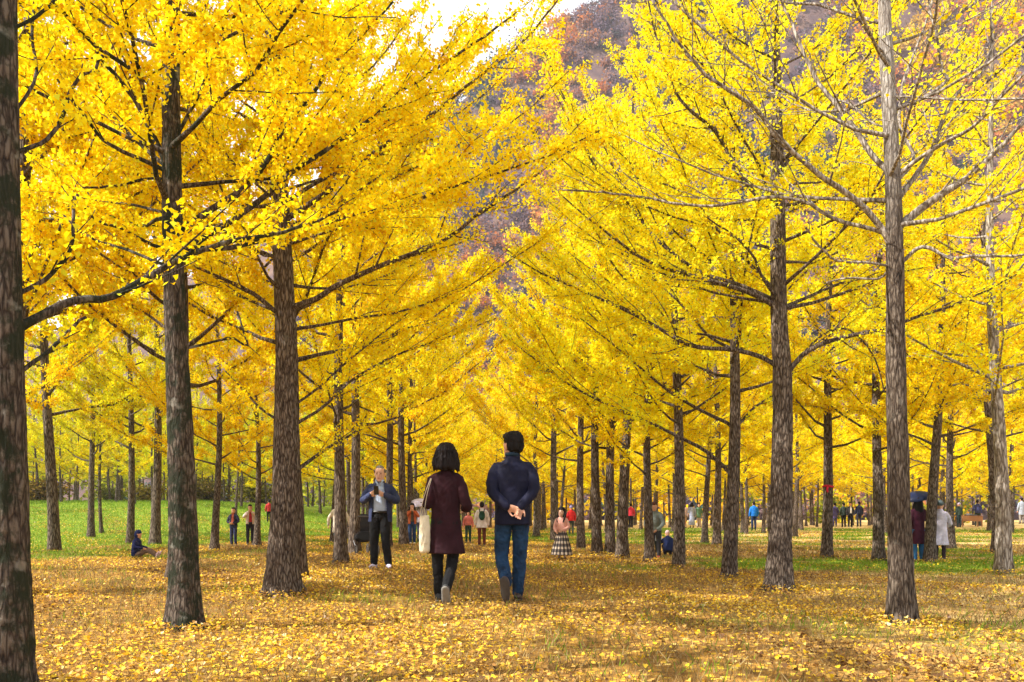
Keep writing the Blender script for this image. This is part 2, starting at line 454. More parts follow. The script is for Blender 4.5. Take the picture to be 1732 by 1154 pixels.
    if st:
        Hh = Acc(S)
        if st == 'short':
            Hh.ell(hp((0, -.022, .052)), .0835, .093, .082, HM)
            Hh.ell(hp((0, -.045, .005)), .081, .062, .088, HM)
            Hh.ell(hp((.0, .045, .085)), .062, .05, .04, HM)
        elif st == 'thin':
            Hh.ell(hp((0, -.05, .03)), .078, .058, .075, HM); Hh.ell(hp((.0, -.01, .085)), .06, .07, .036, HM)
            for sd in (-1, 1): Hh.ell(hp((sd * .07, -.012, .035)), .012, .045, .032, HM)
        elif st == 'bob':
            Hh.ell(hp((0, -.02, .04)), .098, .108, .098, HM)
            Hh.rings([(hp((0, y, z)), HM @ VV((r, 0, 0)), HM @ VV((0, q, 0))) for z, r, q, y in ((.06, .09, .10, -.02), (.0, .106, .098, -.03), (-.045, .120, .092, -.036), (-.078, .127, .086, -.042), (-.10, .118, .078, -.046), (-.118, .092, .06, -.048), (-.13, .05, .035, -.05))], 20)
            hr_ = random.Random(3)
            for q in range(46):
                a_ = -math.pi * (.02 + .96 * q / 45) + hr_.uniform(-.05, .05); rr_ = .112 + hr_.uniform(-.006, .01); zt = hr_.uniform(-.02, .05); zb = -.09 - hr_.uniform(0, .06)
                Hh.tube([hp((rr_ * .88 * math.cos(a_), -.03 + rr_ * .8 * math.sin(a_), zt)), hp((rr_ * 1.05 * math.cos(a_ + .06), -.035 + rr_ * .82 * math.sin(a_ + .06), (zt + zb) / 2)), hp((rr_ * (1.0 + hr_.uniform(-.05, .12)) * math.cos(a_ + .1), -.04 + rr_ * .76 * math.sin(a_ + .1), zb))], [.008, .0085, .005], 6)
        elif st == 'long':
            Hh.ell(hp((0, -.022, .048)), .094, .098, .088, HM)
            Hh.rings([(hp((0, y, z)), HM @ VV((r, 0, 0)), HM @ VV((0, q, 0))) for z, r, q, y in ((.04, .092, .075, -.035), (-.05, .102, .062, -.045), (-.14, .112, .06, -.05), (-.24, .11, .055, -.06), (-.32, .07, .04, -.065))], 16)
            Hh.ell(hp((0, .012, .085)), .082, .085, .05, HM); Hh.ell(hp((0, .06, .062)), .06, .035, .03, HM)
            for sd in (-1, 1): Hh.tube([hp((sd * .083, -.005, .03)), hp((sd * .095, .0, -.06)), hp((sd * .10, .02, -.17)), hp((sd * .085, .05, -.27))], [.022, .028, .028, .016], 8)
        elif st in ('hat', 'hood'):
            Hh.ell(hp((0, -.012, .05)), .09, .104, .092, HM)
            if st == 'hood': Hh.ell(hp((0, -.04, -.03)), .097, .085, .115, HM)
            else: Hh.rings([(hp((0, .0, .035)), HM @ VV((.1, 0, 0)), HM @ VV((0, .115, 0))), (hp((0, .0, .05)), HM @ VV((.098, 0, 0)), HM @ VV((0, .112, 0)))], 18)
        h = Hh.fuse({'hat': 'hat', 'hood': 'hood'}.get(st, 'hair'), hm, body, max(vox, .007) * k, 2, .010 * k if det else 0.0, (38 / k, 38 / k, 7 / k), 5)
    # ---- lower clothes
    bt = sp.get('bottom', 'trousers'); bm_ = sp['bmat']
    if bt == 'trousers':
        T_ = Acc(S)
        y0 = sp.get('hipy', 0)
        T_.rings([(VV((0, y0, hipz + .10)), VV((.142, 0, 0)), VV((0, .098, 0))), (VV((0, y0, hipz + .03)), VV((.158, 0, 0)), VV((0, .112, 0))), (VV((0, y0 - .005, hipz - .05)), VV((.168, 0, 0)), VV((0, .118, 0))), (VV((0, y0, hipz - .11)), VV((.14, 0, 0)), VV((0, .09, 0)))], 18)
        lw = sp.get('legw', 1.0)
        for nm in 'lr':
            cuff = J['an' + nm] + (J['kn' + nm] - J['an' + nm]) * sp.get('cuff', 0.02)
            T_.tube([J['hip' + nm] + VV((0, 0, -.03)), J['kn' + nm], cuff], [.094 * lw, .07 * lw, .058 * lw], 14)
        T_.fuse('trousers', bm_, body, max(vox, .0075) * k, 4, sp.get('bfold', .007) * k, (16 / k, 16 / k, 13 / k), 2)
    elif bt == 'skirt':
        T_ = Acc(S)
        z0, r0 = sp.get('skirt', (.14, .26))
        T_.rings([(VV((0, 0, z0 + (1.03 - z0) * t)), VV((r0 * (1 - t) + .14 * t ** .7 if t < 1 else .13, 0, 0)) * 1.0, VV((0, (r0 * (1 - t) + .12 * t ** .7) * .85, 0))) for t in (0, .2, .4, .6, .8, 1.0)], 22)
        T_.fuse('skirt', bm_, body, .009 * k, 2, .012 * k, (20 / k, 20 / k, 1.2 / k), 3)
    # ---- top
    tm = sp['tmat']; hem = sp.get('hem', .86); hr = sp.get('hemr', (.185, .13)); wide = sp.get('wide', 1.0)
    T_ = Acc(S)
    zs = []
    for z, rx, ry in ((1.0, .176, .125), (1.13, .182, .128), (1.26, .197, .13), (1.36, .197, .12), (1.415, .168, .10), (1.452, .11, .08), (1.475, .08, .072)):
        if z > hem + .05: zs.append((z, rx * wide, ry * wide))
    n0 = zs[0]; mid = []
    if hem < .8:
        for t in (.33, .66):
            z = hem + (n0[0] - hem) * t; mid.append((z, hr[0] + (n0[1] - hr[0]) * t ** .8, hr[1] + (n0[2] - hr[1]) * t ** .8))
    prof = [(hem, hr[0], hr[1])] + mid + zs
    rr = []
    for z, rx, ry in prof: rr.append((up((0, -.004, z)), (rx, 0, 0), HL @ VV((0, ry, 0))))
    T_.rings(rr, 22)
    sl = sp.get('sleeve', 1.0)
    for sd, nm in ((-1, 'l'), (1, 'r')):
        we = J['wr' + nm] + (J['el' + nm] - J['wr' + nm]) * .04
        T_.tube([up((.10 * sd, 0, 1.385)), up((.162 * sd * sp.get('shw', 1.0), -.005, 1.372)), J['el' + nm], we], [.070 * sl, .068 * sl, .057 * sl, .046 * sl], 14)
    if sp.get('collar', True):
        T_.rings([(up((0, -.008, 1.44)), (.098, 0, 0), HL @ VV((0, .085, 0))), (up((0, -.012, 1.485)), (.078, 0, 0), HL @ VV((0, .074, 0))), (up((0, -.014, sp.get('coltop', 1.525))), (.074, 0, 0), HL @ VV((0, .071, 0)))], 16)
    top = T_.fuse(sp.get('top', 'jacket'), tm, body, max(vox, .0075) * k, 8, sp.get('tfold', .007) * k, (11 / k, 11 / k, 8 / k), 1)
    # ---- jacket worn open over a shirt
    if 'shirt' in sp:
        hw_ = sp.get('open', .062) * k
        bmj = bmesh.new(); bmj.from_mesh(top.data)
        kill = [v for v in bmj.verts if abs(v.co.x + .012 * k) < hw_ * float(np.interp(v.co.z / k, [.8, 1.05, 1.3, 1.46], [1.35, 1.15, .9, .6])) and v.co.y > .03 * k and v.co.z < (1.49 + dx) * k]
        bmesh.ops.delete(bmj, geom=kill, context='VERTS'); bmj.to_mesh(top.data); bmj.free()
        md = top.modifiers.new('cloth_thickness', 'SOLIDIFY'); md.thickness = .008 * k; md.offset = -1
        T_ = Acc(S)
        T_.rings([(VV((0, 0, z)), VV((w_, 0, 0)), VV((0, d_, 0))) for z, w_, d_ in ((.955, .150, .112), (1.1, .150, .118), (1.25, .155, .118), (1.37, .15, .10), (1.43, .10, .075), (1.475, .06, .06))], 20)
        T_.fuse('shirt', sp['shirt'], body, .008 * k, 3, .004 * k, (18 / k, 18 / k, 10 / k), 6)
        T_ = Acc(S)
        T_.tube([VV((-.02, .088, 1.44)), VV((-.055, .07, 1.50)), VV((-.06, .0, 1.515))], [.012, .016, .014], 8, flat=1.6)
        T_.tube([VV((.02, .088, 1.44)), VV((.055, .07, 1.50)), VV((.06, .0, 1.515))], [.012, .016, .014], 8, flat=1.6)
        T_.plain('collar', sp['shirt'], body)
        T_ = Acc(S); T_.rings([(VV((0, 0, .955)), VV((.168, 0, 0)), VV((0, .128, 0))), (VV((0, 0, .99)), VV((.166, 0, 0)), VV((0, .128, 0)))], 24)
        T_.plain('belt', simple('belt_leather', (.02, .018, .016), .45), body)
    # ---- shoes
    sm_ = sp.get('smat', DARKRUB)
    for sd, nm in ((-1, 'l'), (1, 'r')):
        f = J['ft' + nm] / np.linalg.norm(J['ft' + nm]); an = J['an' + nm]
        u = VV((0, 0, 1.0)); u = u - f * f.dot(u); u /= np.linalg.norm(u)
        hb = an - f * .055 - u * .045
        Z = Acc(S)
        Z.tube([hb + f * .0, hb + f * .06 + u * .004, hb + f * .14 - u * .012, hb + f * .205 - u * .022], [.04, .044, .046, .034], 12, flat=.8, up=u)
        Z.tube([an - f * .012 + u * .01, hb + f * .04], [.042, .046], 10)
        s_ = Z.fuse('shoe', sm_, body, .0075 * k, 3)
        if det >= 1:
            Z = Acc(S)
            Z.tube([hb - u * .034, hb + f * .08 - u * .035, hb + f * .15 - u * .036, hb + f * .21 - u * .036], [.044, .045, .049, .036], 12, flat=.28, up=u)
            o = Z.plain('sole', sp.get('solemat', RUBBER), s_)
    return body
# ------------------------------------------------------------------ the cast
def pose_scale(fn): return fn
NAVY = cloth((0.005, 0.006, 0.024), 0.75, 0.25, spec=0.2)
MAROON = cloth((0.022, 0.0045, 0.0085), 0.9, 0.25)
JEANS = cloth((0.009, 0.034, 0.085), 0.85, 0.6)
BLACK = cloth((0.006, 0.006, 0.007), 0.85, 0.3)
DENIM2 = cloth((0.02, 0.05, 0.14), 0.85, 0.4)

def walk_back_leg(sd):                        # trailing leg, heel up, sole to the rear
    return {}

p_ = ground_at(867, 1018)
man = build_person('man in navy jacket and jeans walking away with hands clasped behind his back', 'couple walking away down the alley', p_, 0.0, 1.755, dict(
    det=2, yaw=0.55, shw=1.06, wide=1.03, tmat=NAVY, bmat=JEANS, hem=.80, hemr=(.188, .135), hair='short', sleeve=1.0, bfold=.009, tfold=.0055, headk=1.16,
    knl=(-.115, .05, .50), anl=(-.062, -.22, .215), ftl=(.10, .34, -.92), knr=(.075, .07, .49), anr=(.055, .10, .09), ftr=(.12, .96, -.06),
    headz=-.012, coltop=1.545, ell=(-.212, -.10, 1.155), elr=(.222, -.10, 1.165), wrl=(-.055, -.185, .985), wrr=(.085, -.165, .985), hdl=(.86, -.12, -.30), hnl=(0.1, .9, .3), hdr=(-.30, -.18, -.86), hnr=(0, 1, 0), curl=.55,
    smat=simple('brown_leather', (.05, .03, .02), .55), solemat=DARKRUB))
p_ = ground_at(754, 1019)
woman = build_person('woman in a knee length maroon coat walking away with a cream tote on her shoulder', 'couple walking away down the alley', p_, 0.0, 1.585, dict(
    det=2, yaw=0.15, shw=.86, wide=.88, tmat=MAROON, bmat=BLACK, top='coat', hem=.55, hemr=(.218, .165), headk=1.17, hair='bob', hairmat=HAIR_BROWN, collar=False, sleeve=1.0, legw=.9,
    knl=(-.095, .04, .49), anl=(-.085, .10, .09), ftl=(-.08, .97, -.05), knr=(.075, .02, .48), anr=(.02, -.20, .17), ftr=(.02, .55, -.8),
    ell=(-.20, -.05, 1.11), elr=(.235, -.04, 1.09), wrl=(-.22, .20, 1.13), wrr=(.20, .20, 1.06), hdl=(.2, .8, .5), hdr=(-.3, .9, .1), hnl=(-1, 0, 0), hnr=(1, 0, 0),
    smat=simple('charcoal_sneaker', (.03, .03, .03), .7), solemat=simple('grey_sole', (.22, .21, .19), .8)))
p_ = ground_at(643, 961)
old = build_person('grey haired man in a blue jacket and black trousers standing and holding up a phone', None, p_, math.pi - .06, 1.69, dict(
    det=2, pitch=-.10, shw=1.06, wide=1.1, tmat=cloth((.03, .04, .10), .8, .3), bmat=BLACK, hem=.80, hemr=(.21, .13), hair='thin', hairmat=HAIR_GREY, skin=SKIN_PALE, sleeve=1.12, legw=1.06,
    ell=(-.29, .02, 1.17), elr=(.29, .02, 1.17), wrl=(-.125, .25, 1.255), wrr=(.125, .25, 1.255), hdl=(.72, .30, .42), hdr=(-.72, .30, .42), hnl=(-.45, .65, -.5), hnr=(.45, .65, -.5), curl=.6,
    knl=(-.10, .02, .48), knr=(.10, .02, .48), anl=(-.145, 0, .09), anr=(.10, .02, .09), ftl=(-.35, .93, -.03), ftr=(.3, .95, -.03),
    open=.105, shirt=cloth((.42, .52, .72), .85, .12), smat=simple('pale_trainer', (.50, .46, .60), .7)))

A = Acc(lambda p: VV(p) * (1.755 / 1.75)); A.rings([(VV((0, -.016, z)), VV((r, 0, 0)), VV((0, r * .96, 0))) for z, r in ((1.51, .079), (1.535, .078), (1.547, .077))], 22)
A.plain('collar', cloth((.006, .022, .045), .7, .2), man)
def local(o, k, p): return o.location + Matrix.Rotation(o.rotation_euler.z, 3, 'Z') @ Vector([c * k for c in p])

# phone in the old man's hands
A = Acc(); kk = 1.69 / 1.75
ph = bpy.data.objects.new('phone', None)
bmx = bmesh.new(); bmesh.ops.create_cube(bmx, size=1.0); bmesh.ops.scale(bmx, vec=(.078, .011, .155), verts=bmx.verts); bmesh.ops.bevel(bmx, geom=bmx.edges, offset=.004, segments=2, affect='EDGES')
me = bpy.data.meshes.new('phone'); bmx.to_mesh(me); bmx.free(); me.materials.append(simple('phone_back', (.02, .017, .017), .35))
ph = link(bpy.data.objects.new('phone', me)); ph.location = local(old, kk, (0, .315, 1.335)); ph.rotation_euler = (R(-22), 0, math.pi)
tag(ph, 'black phone held in both hands of the man in the blue jacket', 'phone', None, 'thing')
bmx = bmesh.new(); bmesh.ops.create_cone(bmx, cap_ends=True, segments=16, radius1=.009, radius2=.009, depth=.004)
me = bpy.data.meshes.new('camera_lens'); bmx.to_mesh(me); bmx.free(); me.materials.append(simple('lens_glass', (.01, .01, .015), .1))
for dz in (0, -.024):
    l = link(bpy.data.objects.new('camera_lens', me), ph); l.location = (.022, .0075, .058 + dz); l.rotation_euler = (R(90), 0, 0)

# tote bag on the woman's shoulder
kw = 1.585 / 1.75
CANVAS = cloth((.62, .55, .40), .9, .12)
tb = empty('tote_bag', local(woman, kw, (-.225, -.125, .56))); tb.scale = (.68, .9, .97); tag(tb, 'cream canvas tote bag hanging from the shoulder of the woman in maroon', 'bag', None, 'thing')
A = Acc()
A.rings([(VV((0, 0, z)), VV((w, .3 * w, 0)), VV((-.28 * t, t, 0))) for z, w, t in ((0, .05, .028), (.02, .072, .045), (.14, .08, .05), (.28, .074, .036), (.385, .066, .016))], 20)
A.fuse('bag_body', CANVAS, tb, .007, 3, .005, (16, 16, 11), 4)
for q, off in ((-1, .0), (1, .0)):
    A = Acc()
    sx, sy = .085, .10
    A.tube([VV((-.035 + q * .028, -.01, .36)), VV((-.02 + q * .026, -.035, .46)), VV((.022 + q * .017, -.028, .60)), VV((.078 + q * .008, .01, .735)), VV((.088 + q * .006, .10, .765)), VV((.075 + q * .01, .19, .72)), VV((.03 + q * .02, .21, .60)), VV((-.02 + q * .028, .06, .40)), VV((-.03 + q * .028, .01, .36))], [.011] * 9, 8, flat=.35, sub=5, up=(1, 0, 0))
    A.plain('strap', CANVAS, tb)

p_ = ground_at(950, 947)
KID = dict(headk=1.0)
girl = build_person('little girl with long dark hair, pink sweater and a black plaid skirt', None, p_, math.pi - .35, 1.04, dict(
    det=1, yaw=-.15, pitch=.12, wide=.95, shw=.92, hair='long', tmat=cloth((.62, .33, .28), .9, .2), top='sweater', hem=.86, hemr=(.17, .13), bottom='skirt', bmat=plaid('plaid'), skirt=(.17, .37),
    ell=(-.24, .0, 1.12), wrl=(-.10, .22, 1.02), elr=(.25, -.02, 1.12), wrr=(.14, .20, .98), skin=SKIN_PALE, headk=1.3, smat=simple('dark_shoe', (.03, .02, .02), .5), big=1.3))
p_ = ground_at(232, 944)
build_person('small child in a navy hooded coat sitting on the leaves with legs stretched out', None, p_, -math.pi / 2, 1.06, dict(
    hipz=.13, hipy=-.05, lean=.12, hair='hood', hairmat=cloth((.012, .02, .10), .8, .3), tmat=cloth((.010, .014, .075), .8, .3), bmat=cloth((.16, .10, .07), .9, .2), hem=.86, wide=1.1,
    knl=(-.1, .36, .27), knr=(.1, .38, .25), anl=(-.1, .66, .10), anr=(.1, .68, .10), ftl=(-.1, .35, .93), ftr=(.1, .35, .93), ell=(-.27, .02, .40), elr=(.27, .02, .40), wrl=(-.2, .26, .34), wrr=(.2, .26, .34), smat=simple('pink_shoe', (.7, .45, .5), .6)))

def far(label, x, yf, yt, rz, sp, group=None):
    g = ground_at(x, yf)
    h = (yf - yt) * g.y / FPX
    base = dict(hair='short', det=0, wide=1.02)
    base.update(sp)
    return build_person(label, group, g, rz, h, base)
PI = math.pi
PHONE = dict(ell=(-.27, .05, 1.2), elr=(.27, .05, 1.2), wrl=(-.07, .24, 1.42), wrr=(.07, .24, 1.42), hdl=(.3, .2, .8), hdr=(-.3, .2, .8), hnl=(0, 1, -.2), hnr=(0, 1, -.2))
C = cloth
far('person in a navy jacket with an orange scarf beside the left lawn', 395, 923, 859, PI - .2, dict(tmat=C((.02, .018, .04)), bmat=C((.02, .025, .07)), hairmat=HAIR_BROWN, shirt=C((.45, .10, .06)), ell=(-.27, .05, 1.12), wrl=(-.06, .2, 1.05), elr=(.27, .05, 1.12), wrr=(.06, .2, 1.05)))
far('person in a white top with a red bag strap at the lawn edge, dark trousers', 423, 921, 854, PI + .3, dict(tmat=C((.62, .50, .47)), bmat=C((.02, .018, .03)), shirt=C((.40, .03, .05)), hem=.9, **PHONE))
far('distant person in red half hidden by the big trunk left of centre', 455, 884, 846, 0.4, dict(tmat=C((.42, .03, .03)), bmat=BLACK))
far('person in a cream coat and teal jeans behind a slim trunk', 573, 931, 846, 0.1, dict(tmat=C((.60, .52, .42)), bmat=C((.03, .16, .20)), hem=.62, hemr=(.22, .16), top='coat', ell=(-.33, -.02, 1.12), wrl=(-.36, .05, .88), elr=(.33, -.02, 1.12), wrr=(.36, .05, .88), wide=1.12, smat=simple('pink_trainer', (.55, .25, .3), .6)))
far('woman in an orange top and jeans raising a phone to her face', 697, 920, 852, PI + .1, dict(tmat=C((.50, .12, .04)), bmat=DENIM2, hair='long', shirt=C((.09, .07, .05)), smat=RUBBER, knr=(.09, .10, .5), anr=(.06, .0, .09), **PHONE))
far('person in grey under a pale lavender parasol beside the phone woman', 712, 917, 850, 0.2, dict(tmat=C((.30, .26, .30)), bmat=C((.05, .06, .12)), elr=(.25, .12, 1.15), wrr=(.12, .24, 1.25), hdr=(0, .3, .9), hnr=(1, 0, 0)))
far('person in a coral top and dark green shorts between the walking couple', 792, 918, 864, PI, dict(tmat=C((.55, .16, .14)), bmat=C((.02, .05, .04)), hem=.95, hair='bob', hairmat=HAIR_BROWN))
bp = far('person in white with brown trousers and a dark green backpack seen from behind', 815, 924, 850, 0.05, dict(tmat=C((.66, .62, .64)), bmat=C((.12, .03, .02)), hem=.74, hemr=(.24, .17), sleeve=1.15, legw=.95))
far('child in a bright red jacket standing behind the plaid skirt girl', 966, 905, 856, 0.2, dict(tmat=C((.60, .02, .02)), bmat=C((.04, .05, .05)), hair='hat', hairmat=C((.25, .22, .40))))
far('person in a grey sweater leaning over towards the toddler', 1109, 944, 848, PI - .35, dict(lean=.32, tmat=C((.17, .20, .19)), bmat=C((.03, .03, .035)), hairmat=C((.06, .02, .015)), ell=(-.27, .25, 1.05), wrl=(-.12, .42, .88), elr=(.27, .25, 1.05), wrr=(.12, .42, .88), smat=simple('red_shoe', (.35, .03, .03), .6)))
far('toddler in a blue and white top beside the crouching child', 1112, 936, 893, PI, dict(tmat=C((.50, .58, .66)), bmat=C((.02, .03, .03)), hair='hat', hairmat=C((.68, .42, .38)), sleeve=1.1))
far('crouching child in a navy coat with a pink cap between two trunks', 1130, 941, 874, 0.0, dict(hipz=.34, hipy=-.10, lean=.35, tmat=C((.012, .022, .09)), bmat=C((.014, .014, .03)), hair='hat', hairmat=C((.6, .40, .40)), hem=.80, hemr=(.24, .19), wide=1.2, legw=1.1,
    knl=(-.16, .28, .48), knr=(.16, .28, .48), anl=(-.12, .02, .09), anr=(.12, .02, .09), ell=(-.28, .25, .62), elr=(.28, .25, .62), wrl=(-.1, .45, .6), wrr=(.1, .45, .6)))
far('distant person in a red top left of the girl-facing trunks', 1067, 893, 852, 0, dict(tmat=C((.5, .03, .05)), bmat=BLACK))
far('distant person in pale pink top and tan skirt, leftmost of the path group', 1157, 893, 851, PI, dict(tmat=C((.62, .45, .45)), bmat=C((.36, .22, .12)), bottom='skirt', skirt=(.45, .2), hair='long'), 'people gathered far down the right rows')
far('distant person in a long grey blue dress in the middle of the path group', 1170, 893, 851, 0, dict(tmat=C((.30, .33, .45)), bmat=C((.30, .33, .45)), bottom='skirt', skirt=(.2, .22), hair='bob'), 'people gathered far down the right rows')
far('distant person in a green coat, rightmost of the path group', 1182, 892, 852, PI, dict(tmat=C((.10, .20, .12)), bmat=C((.5, .42, .40)), hem=.7), 'people gathered far down the right rows')
far('person in a bright blue jacket and navy trousers seen from behind', 1275, 897, 849, 0.1, dict(tmat=C((.01, .16, .62)), bmat=C((.015, .03, .09)), wide=1.15, sleeve=1.15))
far('distant person in a purple navy coat just right of the ribboned trunk', 1412, 891, 851, 0, dict(tmat=C((.06, .05, .14)), bmat=C((.06, .05, .12)), hem=.6), 'dark dressed visitors at the far right path')
far('distant person in dark green with black trousers, second of the dark dressed visitors', 1427, 892, 851, 0, dict(tmat=C((.02, .035, .03)), bmat=BLACK), 'dark dressed visitors at the far right path')
far('distant person in black with a white collar among the dark dressed visitors', 1438, 892, 850, PI, dict(tmat=C((.03, .03, .04)), bmat=BLACK, shirt=C((.7, .7, .72))), 'dark dressed visitors at the far right path')
far('distant person in a dark navy jacket, rightmost of the dark dressed visitors', 1453, 891, 849, 0, dict(tmat=C((.015, .02, .05)), bmat=C((.02, .02, .03)), wide=1.1), 'dark dressed visitors at the far right path')
um = far('person in a long plum coat and jeans standing under a navy umbrella', 1553, 951, 842, 0.1, dict(tmat=C((.05, .009, .025)), bmat=C((.03, .12, .28)), top='coat', hem=.50, hemr=(.20, .15), hair='long', elr=(.24, .10, 1.15), wrr=(.10, .22, 1.30), hdr=(0, .1, .95), hnr=(1, 0, 0), wide=.95))
far('person in a pale lavender coat and dark leggings behind the slim right trunk', 1590, 950, 848, -.5, dict(tmat=C((.58, .55, .68)), bmat=C((.035, .02, .025)), top='coat', hem=.48, hemr=(.235, .18), hair='hat', hairmat=C((.08, .11, .12)), elr=(.27, .06, 1.12), wrr=(.2, .24, 1.02), legw=.85))
far('distant person in dark green with a lavender cap beside the wooden table', 1622, 892, 851, 0.3, dict(tmat=C((.03, .06, .05)), bmat=C((.02, .05, .08)), hair='hat', hairmat=C((.5, .42, .62))))
far('distant person in navy standing right of the wooden table', 1653, 890, 846, -.6, dict(tmat=C((.03, .035, .11)), bmat=C((.03, .04, .03)), lean=.1))
far('person in a grey blue coat cut by the right edge of the photo', 1728, 886, 842, 0, dict(tmat=C((.30, .34, .42)), bmat=C((.25, .22, .2)), hem=.6))

# backpack on the walker in white
kb = bp.dimensions.z / 1.75
A = Acc(lambda p: VV(p) * kb); A.ell((0, -.19, 1.22), .13, .085, .2); A.ell((0, -.25, 1.14), .09, .05, .1)
o = A.fuse('backpack', C((.012, .05, .035)), None, .012, 3); o.location = bp.location; o.rotation_euler = bp.rotation_euler
tag(o, 'dark green backpack on the back of the person in white', 'backpack', None, 'thing')
for sd in (-1, 1):
    A = Acc(lambda p: VV(p) * kb); A.tube([(sd * .08, -.14, 1.36), (sd * .10, -.02, 1.49), (sd * .11, .11, 1.42), (sd * .13, .13, 1.25)], [.022] * 4, 8, flat=.4); A.plain('strap', C((.03, .03, .03)), o)

def umbrella(label, c, rad, tilt, col, shaft, name='umbrella'):
    root = empty(name, c); root.rotation_euler = tilt; tag(root, label, 'umbrella', None, 'thing')
    n = 8; V = []; F = []
    prof = [(0.02, 0.0), (.25, -.03), (.5, -.10), (.75, -.23), (1.0, -.42)]
    sub = 4
    for i, (r, z) in enumerate(prof):
        for j in range(n * sub):
            t = (j % sub) / sub
            sag = 1 - .075 * math.sin(math.pi * t) * r
            a = 2 * math.pi * j / (n * sub)
            V.append((rad * r * sag * math.cos(a), rad * r * sag * math.sin(a), rad * (z - .04 * r * math.sin(math.pi * t) * (1 if i == 4 else 0))))
    m = n * sub
    for i in range(len(prof) - 1):
        for j in range(m): F.append((i * m + j, i * m + (j + 1) % m, (i + 1) * m + (j + 1) % m, (i + 1) * m + j))
    o = mesh_np('canopy', np.array(V), np.array(F), col, root, smooth=True)
    md = o.modifiers.new('thick', 'SOLIDIFY'); md.thickness = .004
    STEEL = simple('umbrella_steel', (.35, .35, .36), .35, metal=.8)
    for j in range(n):
        a = 2 * math.pi * j / n
        P = np.array([(rad * r * math.cos(a), rad * r * math.sin(a), rad * z - .008) for r, z in prof]); v, f = tube(P, [.004] * 5, 5); mesh_np('rib', v, f, STEEL, root)
    v, f = tube([(0, 0, .06), (0, 0, -shaft)], [.006, .006], 8); mesh_np('shaft', v, f, STEEL, root)
    v, f = tube([(0, 0, -shaft), (0, 0, -shaft - .12)], [.013, .013], 10); mesh_np('handle', v, f, simple('umbrella_grip', (.03, .03, .03), .5), root)
    return root
ku = um.dimensions.z / 1.75
h_ = local(um, ku, (.10, .24, 1.36))
umbrella('navy umbrella tilted over the head of the person in plum', h_ + Vector((-.03, .0, .40)), .34, (R(6), R(-12), 0), C((.010, .018, .06), .5, .25), .40)
g = ground_at(712, 917)
umbrella('pale lavender parasol held up beside the phone woman', g + Vector((-.10, .15, 1.42)), .40, (R(14), R(-4), 0), C((.66, .62, .85), .6, .1), .6, 'parasol')

# stroller behind the old man
g = ground_at(613, 938)
st = empty('stroller', g, R(25)); st.scale = (.88, .88, .88); tag(st, 'black stroller parked behind the man in the blue jacket', 'stroller', None, 'thing')
A = Acc(); A.rings([(VV((0, y, z)), VV((.24, 0, 0)), VV((0, .05, .12))) for y, z in ((-.3, .48), (-.1, .42), (.1, .43), (.3, .52))], 14); A.fuse('seat', BLACK, st, .014, 3)
A = Acc(); A.rings([(VV((0, .30 - .34 * math.sin(a), .50 + .34 * (1 - math.cos(a)))), VV((.25, 0, 0)), VV((0, .05 * math.cos(a) + .015, .05 * math.sin(a) + .015))) for a in np.linspace(0, 1.9, 8)], 14); A.plain('hood', C((.03, .03, .035)), st)
FR = simple('stroller_frame', (.25, .25, .27), .35, metal=.7)
for sx in (-1, 1):
    v, f = tube(catmull([(sx * .25, .45, .10), (sx * .25, .1, .42), (sx * .25, -.25, .75), (sx * .25, -.45, .95)], 12), [.012] * 12, 8); mesh_np('frame_tube', v, f, FR, st, smooth=True)
    v, f = tube([(sx * .25, .05, .45), (sx * .25, -.4, .13)], [.011] * 2, 8); mesh_np('frame_tube', v, f, FR, st, smooth=True)
    for y in (-.42, .46):
        bmx = bmesh.new(); 
        me = bpy.data.meshes.new('wheel'); th = np.linspace(0, 2 * math.pi, 25)
        v, f = tube(np.array([(sx * .27, y + .105 * math.cos(a), .128 + .105 * math.sin(a)) for a in th]), [.022] * 25, 8); bmx.free()
        w = mesh_np('wheel', v, f, DARKRUB, st, smooth=True)
        for a in (0, math.pi / 3, 2 * math.pi / 3):
            v, f = tube([(sx * .27, y + .1 * math.cos(a), .128 + .1 * math.sin(a)), (sx * .27, y - .1 * math.cos(a), .128 - .1 * math.sin(a))], [.007] * 2, 6); mesh_np('spoke', v, f, FR, w)
v, f = tube([(-.25, -.45, .95), (.25, -.45, .95)], [.016] * 2, 8); mesh_np('push_bar', v, f, DARKRUB, st)

def box(name, lo, hi, mat, parent, bev=.008):
    b = bmesh.new(); bmesh.ops.create_cube(b, size=1.0)
    for v in b.verts: v.co = Vector([lo[i] + (v.co[i] + .5) * (hi[i] - lo[i]) for i in range(3)])
    if bev: bmesh.ops.bevel(b, geom=b.edges, offset=bev, segments=2, affect='EDGES')
    me = bpy.data.meshes.new(name); b.to_mesh(me); b.free(); me.materials.append(mat)
    return link(bpy.data.objects.new(name, me), parent)
WOODM = simple('table_wood', (.36, .17, .06), .6)
g = ground_at(1641, 891)
tb2 = empty('wooden_table', g); tag(tb2, 'distant brown wooden stall table between the far right trunks', 'table', None, 'thing')
box('table_top', (-.75, -.35, .72), (.75, .35, .78), WOODM, tb2); box('front_panel', (-.72, -.34, .38), (.72, -.31, .717), WOODM, tb2)
for sx in (-.68, .68):
    for sy in (-.28, .28): box('leg', (sx - .035, sy - .035, 0), (sx + .035, sy + .035, .717), WOODM, tb2)
bx = empty('display_case', g + Vector((.1, 0, .782))); tag(bx, 'dark flat case with a pale lid lying on the wooden table', 'case', None, 'thing')
box('case_body', (-.4, -.2, 0), (.3, .2, .09), simple('case_dark', (.04, .06, .07), .4), bx); box('lid', (-.40, -.2, .093), (-.05, .2, .12), simple('case_pale', (.6, .62, .64), .4), bx)
